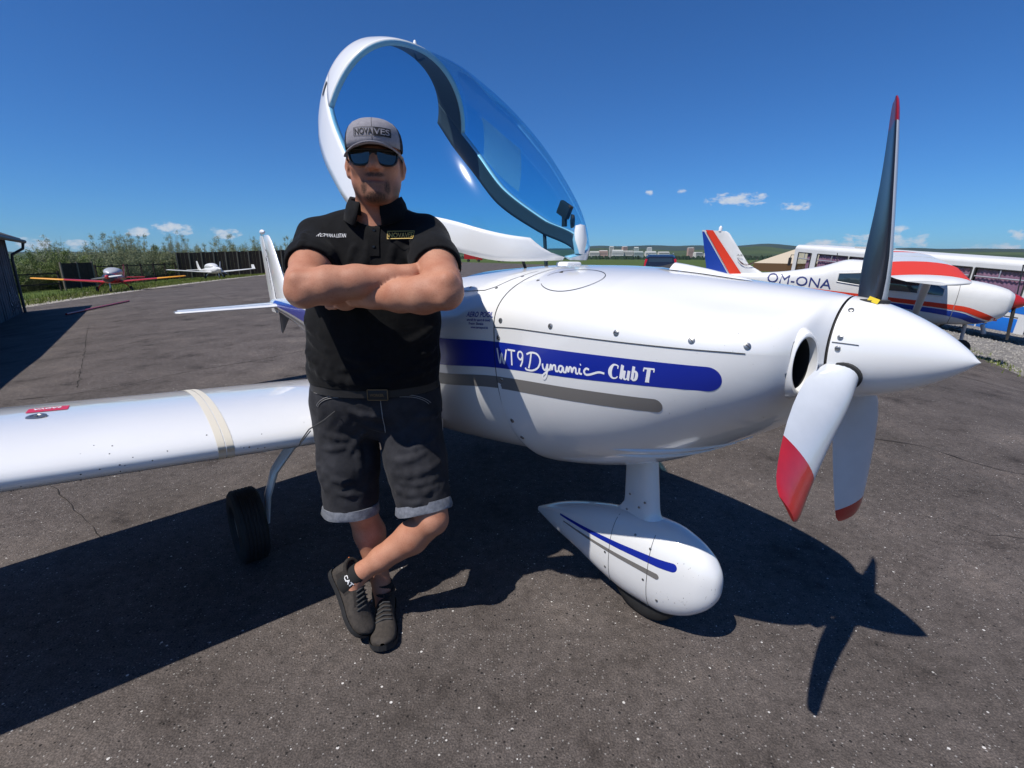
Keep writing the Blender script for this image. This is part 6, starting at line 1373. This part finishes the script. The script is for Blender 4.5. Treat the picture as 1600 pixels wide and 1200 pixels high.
def grass_obj(name, spots, hmin, hmax, mat, label):
    rg = random.Random(11); V = []; Fc = []
    for x, y in spots:
        h = rg.uniform(hmin, hmax); a = rg.uniform(0, 6.28); w = .012 + h * .03; dx, dy = rg.gauss(0, .3) * h, rg.gauss(0, .3) * h; z = gz(x, y) - .04; o = len(V)
        V += [(x - w * math.cos(a), y - w * math.sin(a), z), (x + w * math.cos(a), y + w * math.sin(a), z), (x + dx, y + dy, z + h)]; Fc.append((o, o + 1, o + 2))
    o = obj(name, V, Fc, mat, smooth=False); tag(o, label, "grass", kind="stuff"); return o
rg = random.Random(4); sp = []
for _ in range(26000):
    y = rg.uniform(21, 92); e = apron_edges(y)[0]; x = e - abs(rg.gauss(0, 3.2)) - .2
    if (x - e) > -1.2 and rg.random() < .7: continue
    sp.append((x, y))
for cx, cy in ((-35.0, 44.0), (-34.4, 46.6), (-35.6, 42.0), (-36, 56), (-34, 52)):
    sp += [(cx + rg.gauss(0, .8), cy + rg.gauss(0, .8)) for _ in range(500)]
grass_obj("verge_grass", sp, .06, .30, leaf_mat("grass_blade", (.17, .21, .04), (.09, .12, .02)), "rough green grass along the left edge of the apron")
sp = []
for _ in range(2600):
    y = rg.uniform(8, 26); e = apron_edges(y)[1]
    if math.sin(y * 2.3) + math.sin(y * 5.1 + 1) > -.2: sp.append((e + rg.gauss(.15, .28), y))
grass_obj("edge_weeds", sp, .03, .14, MATS["grass_blade"], "dry weeds growing along the broken apron edge beside the gravel")
# gravel lumps near the right edge
V = []; Fc = []
for _ in range(5200):
    y = rg.uniform(8, 24); x = apron_edges(y)[1] + rg.uniform(.05, 9); r = rg.uniform(.018, .06); z = gz(x, y) - .01; o = len(V)
    V += [(x + r * rg.uniform(.6, 1), y, z), (x, y + r * rg.uniform(.6, 1), z), (x - r * rg.uniform(.6, 1), y, z), (x, y - r * rg.uniform(.6, 1), z), (x + rg.gauss(0, .2) * r, y, z + r * rg.uniform(.5, 1))]; Fc += [(o, o + 1, o + 4), (o + 1, o + 2, o + 4), (o + 2, o + 3, o + 4), (o + 3, o, o + 4)]
g_o = obj("gravel_stones", V, Fc, pm("gravel_stone", (.34, .32, .29), .9, var=(3, .5)), smooth=False); tag(g_o, "loose grey gravel stones under the coach", "gravel", kind="stuff")
# pale rubble along the left kerb line
V = []; Fc = []
for _ in range(3600):
    y = rg.uniform(22, 70); x = apron_edges(y)[0] - abs(rg.gauss(.3, .45)); r = rg.uniform(.03, .11); z = gz(x, y) - .02; o = len(V)
    V += [(x + r * rg.uniform(.6, 1), y, z), (x, y + r * rg.uniform(.6, 1), z), (x - r * rg.uniform(.6, 1), y, z), (x, y - r * rg.uniform(.6, 1), z), (x + rg.gauss(0, .2) * r, y, z + r * rg.uniform(.4, .8))]; Fc += [(o, o + 1, o + 4), (o + 1, o + 2, o + 4), (o + 2, o + 3, o + 4), (o + 3, o, o + 4)]
g_o = obj("rubble", V, Fc, pm("pale_rubble", (.50, .46, .40), .9, var=(2, .4)), smooth=False); tag(g_o, "pale rubble strip between apron and grass", "rubble", kind="stuff")
# red pole lying on the apron
v, f_c = tube([(0, 0, .03), (-.97, 2.71, .03), (-1.93, 5.42, .03)], .035, 10); po = obj("pole", v, f_c, M_REDP, loc=(-15.64, 17.14, gz(-15.64, 17.14) + .01))
[setattr(vv, "co", Vector((vv.co.x, vv.co.y, vv.co.z + gz(vv.co.x - 15.64, vv.co.y + 17.14) - gz(-15.64, 17.14)))) for vv in po.data.vertices]
tag(po, "thin red pole lying on the asphalt near the shed's shadow", "pole")

# ------------------------------------------------------------------ town and hills on the horizon
M_HILL = pm("hill_green", (.075, .105, .035), .95, var=(.0022, .7), col2=(.022, .040, .018), spec=.05); M_HILL2 = pm("hill_forest", (.030, .052, .030), .95, var=(.0016, .5), col2=(.016, .030, .020), spec=.05)
def ridge(name, az0, az1, dist, prof, mat, depth, n=160):
    V = []; m = 8
    for i in range(n + 1):
        a = R(az0 + (az1 - az0) * i / n); h = float(pchip([p[0] for p in prof], [p[1] for p in prof], az0 + (az1 - az0) * i / n)); h *= 1 + .05 * math.sin(i * .9) + .04 * math.sin(i * .37 + 1)
        for j in range(m + 1):
            u = j / m; d = dist + depth * u; V.append((d * math.sin(a), d * math.cos(a), -3 + (h + 3) * math.sin(math.pi / 2 * u) ** 1.3 + 4 * math.sin(i * .7 + j * 2.1) * u))
    tag(obj(name, V, [(i * (m + 1) + j, (i + 1) * (m + 1) + j, (i + 1) * (m + 1) + j + 1, i * (m + 1) + j + 1) for i in range(n) for j in range(m)], mat, angle=None), kind="structure")
ridge("hills", -60, 70, 2600, [(-60, 20), (-30, 30), (-5, 45), (5, 62), (10, 70), (16, 62), (20, 58), (25, 78), (29, 62), (34, 40), (70, 30)], M_HILL, 1600)
ridge("far_hills", -60, 70, 5600, [(-60, 60), (-20, 70), (2, 120), (8, 150), (13, 165), (18, 175), (22, 150), (28, 170), (34, 110), (70, 80)], M_HILL2, 1800)
M_BLK = [pm("block_pale", (.58, .55, .50), .8), pm("block_pink", (.52, .33, .27), .8), pm("block_white", (.66, .65, .62), .8), pm("block_grey_green", (.44, .50, .46), .8)]
def block(px, w, h, m, label, dist=1150, tower=False):
    x = (px - 800) / 760 * dist * .985; B = empty("tower_block" if tower else "apartment_block", (x, dist, -2.2), (0, 0, R(random.uniform(-14, 14)))); tag(B, label, "building", "apartment blocks on the horizon")
    v, f_c = box(-w / 2, w / 2, -6, 6, -2, h); obj("wall", v, f_c, M_BLK[m], B, smooth=False); v, f_c = box(-w / 2 + 1, w / 2 - 1, -5, 5, h, h + 1.6); obj("roof", v, f_c, M_BLK[2], B, smooth=False)
    for k in range(int(h // 3)):
        v, f_c = box(-w / 2 + .8, w / 2 - .8, -6.15, -5.9, 1.0 + 3 * k, 2.3 + 3 * k); obj("window_row", v, f_c, M_WIN, B, smooth=False)
for px, w, h, m, lab in [(926, 22, 17, 0, "pale slab block nearest the canopy hinge"), (940, 20, 19, 1, "pink slab block right of the canopy hinge"), (962, 26, 20, 2, "white slab block left of the dark car's roof"), (978, 22, 18, 0, "pale slab block between the white slab and the dark car"), (993, 22, 17, 3, "grey green slab block directly behind the dark car's rear corner"), (1012, 24, 17, 2, "white slab block rising behind the dark car's roof"), (1032, 24, 16, 0, "low pale slab block hidden behind the dark car"), (1085, 18, 15, 0, "low pale block by the pink tower"), (1100, 16, 13, 2, "low white block close to the high wing plane's tail")]:
    block(px, w, h, m, lab)
for px, w, h, m, lab in [(952, 11, 30, 0, "pale tower block above the pink slab"), (972, 11, 30, 1, "pinkish tower block above the white slab"), (990, 12, 28, 3, "grey green tower block above the dark car's corner"), (1010, 12, 27, 2, "white tower block above the dark car"), (1073, 14, 27, 1, "pink tower block standing alone right of the dark car")]:
    block(px, w, h, m, lab, 1250, True)
V = []; Fc = []; rg = random.Random(9)
for _ in range(900):
    a = R(rg.uniform(-14, 32)); d = rg.uniform(800, 1050); x, y = d * math.sin(a), d * math.cos(a); r = rg.uniform(2, 5); h = rg.uniform(3, 8); o = len(V)
    V += [(x + r, y, -3), (x, y + r, -3), (x - r, y, -3), (x, y - r, -3), (x + r * .6, y, -2 + h * .7), (x - r * .6, y, -2 + h * .6), (x, y, -2 + h)]; Fc += [(o, o + 1, o + 4), (o + 1, o + 2, o + 5), (o + 2, o + 3, o + 5), (o + 3, o, o + 4), (o + 1, o + 6, o + 4), (o + 1, o + 5, o + 6), (o + 3, o + 4, o + 6), (o + 3, o + 6, o + 5)]
tr_o = obj("treeline", V, Fc, M_HILL2, smooth=False); tag(tr_o, "dark line of trees in front of the distant town", "trees", kind="stuff")
# ------------------------------------------------------------------ thin summer haze over the whole place
hz_m = bpy.data.materials.new("haze"); hz_m.use_nodes = True; nt = hz_m.node_tree; nt.nodes.remove(nt.nodes["Principled BSDF"])
pv_ = nd(nt, "ShaderNodeVolumePrincipled"); pv_.inputs["Color"].default_value = (.72, .84, 1.0, 1); pv_.inputs["Density"].default_value = 3.5e-5; pv_.inputs["Anisotropy"].default_value = 0.2
nt.links.new(pv_.outputs[0], nt.nodes["Material Output"].inputs["Volume"])
V, Fc = box(-9300, 9300, -3300, 9300, -6, 215); hz_o = obj("haze", V, Fc, hz_m, smooth=False); tag(hz_o, "thin pale summer haze in the air", "haze", kind="stuff")
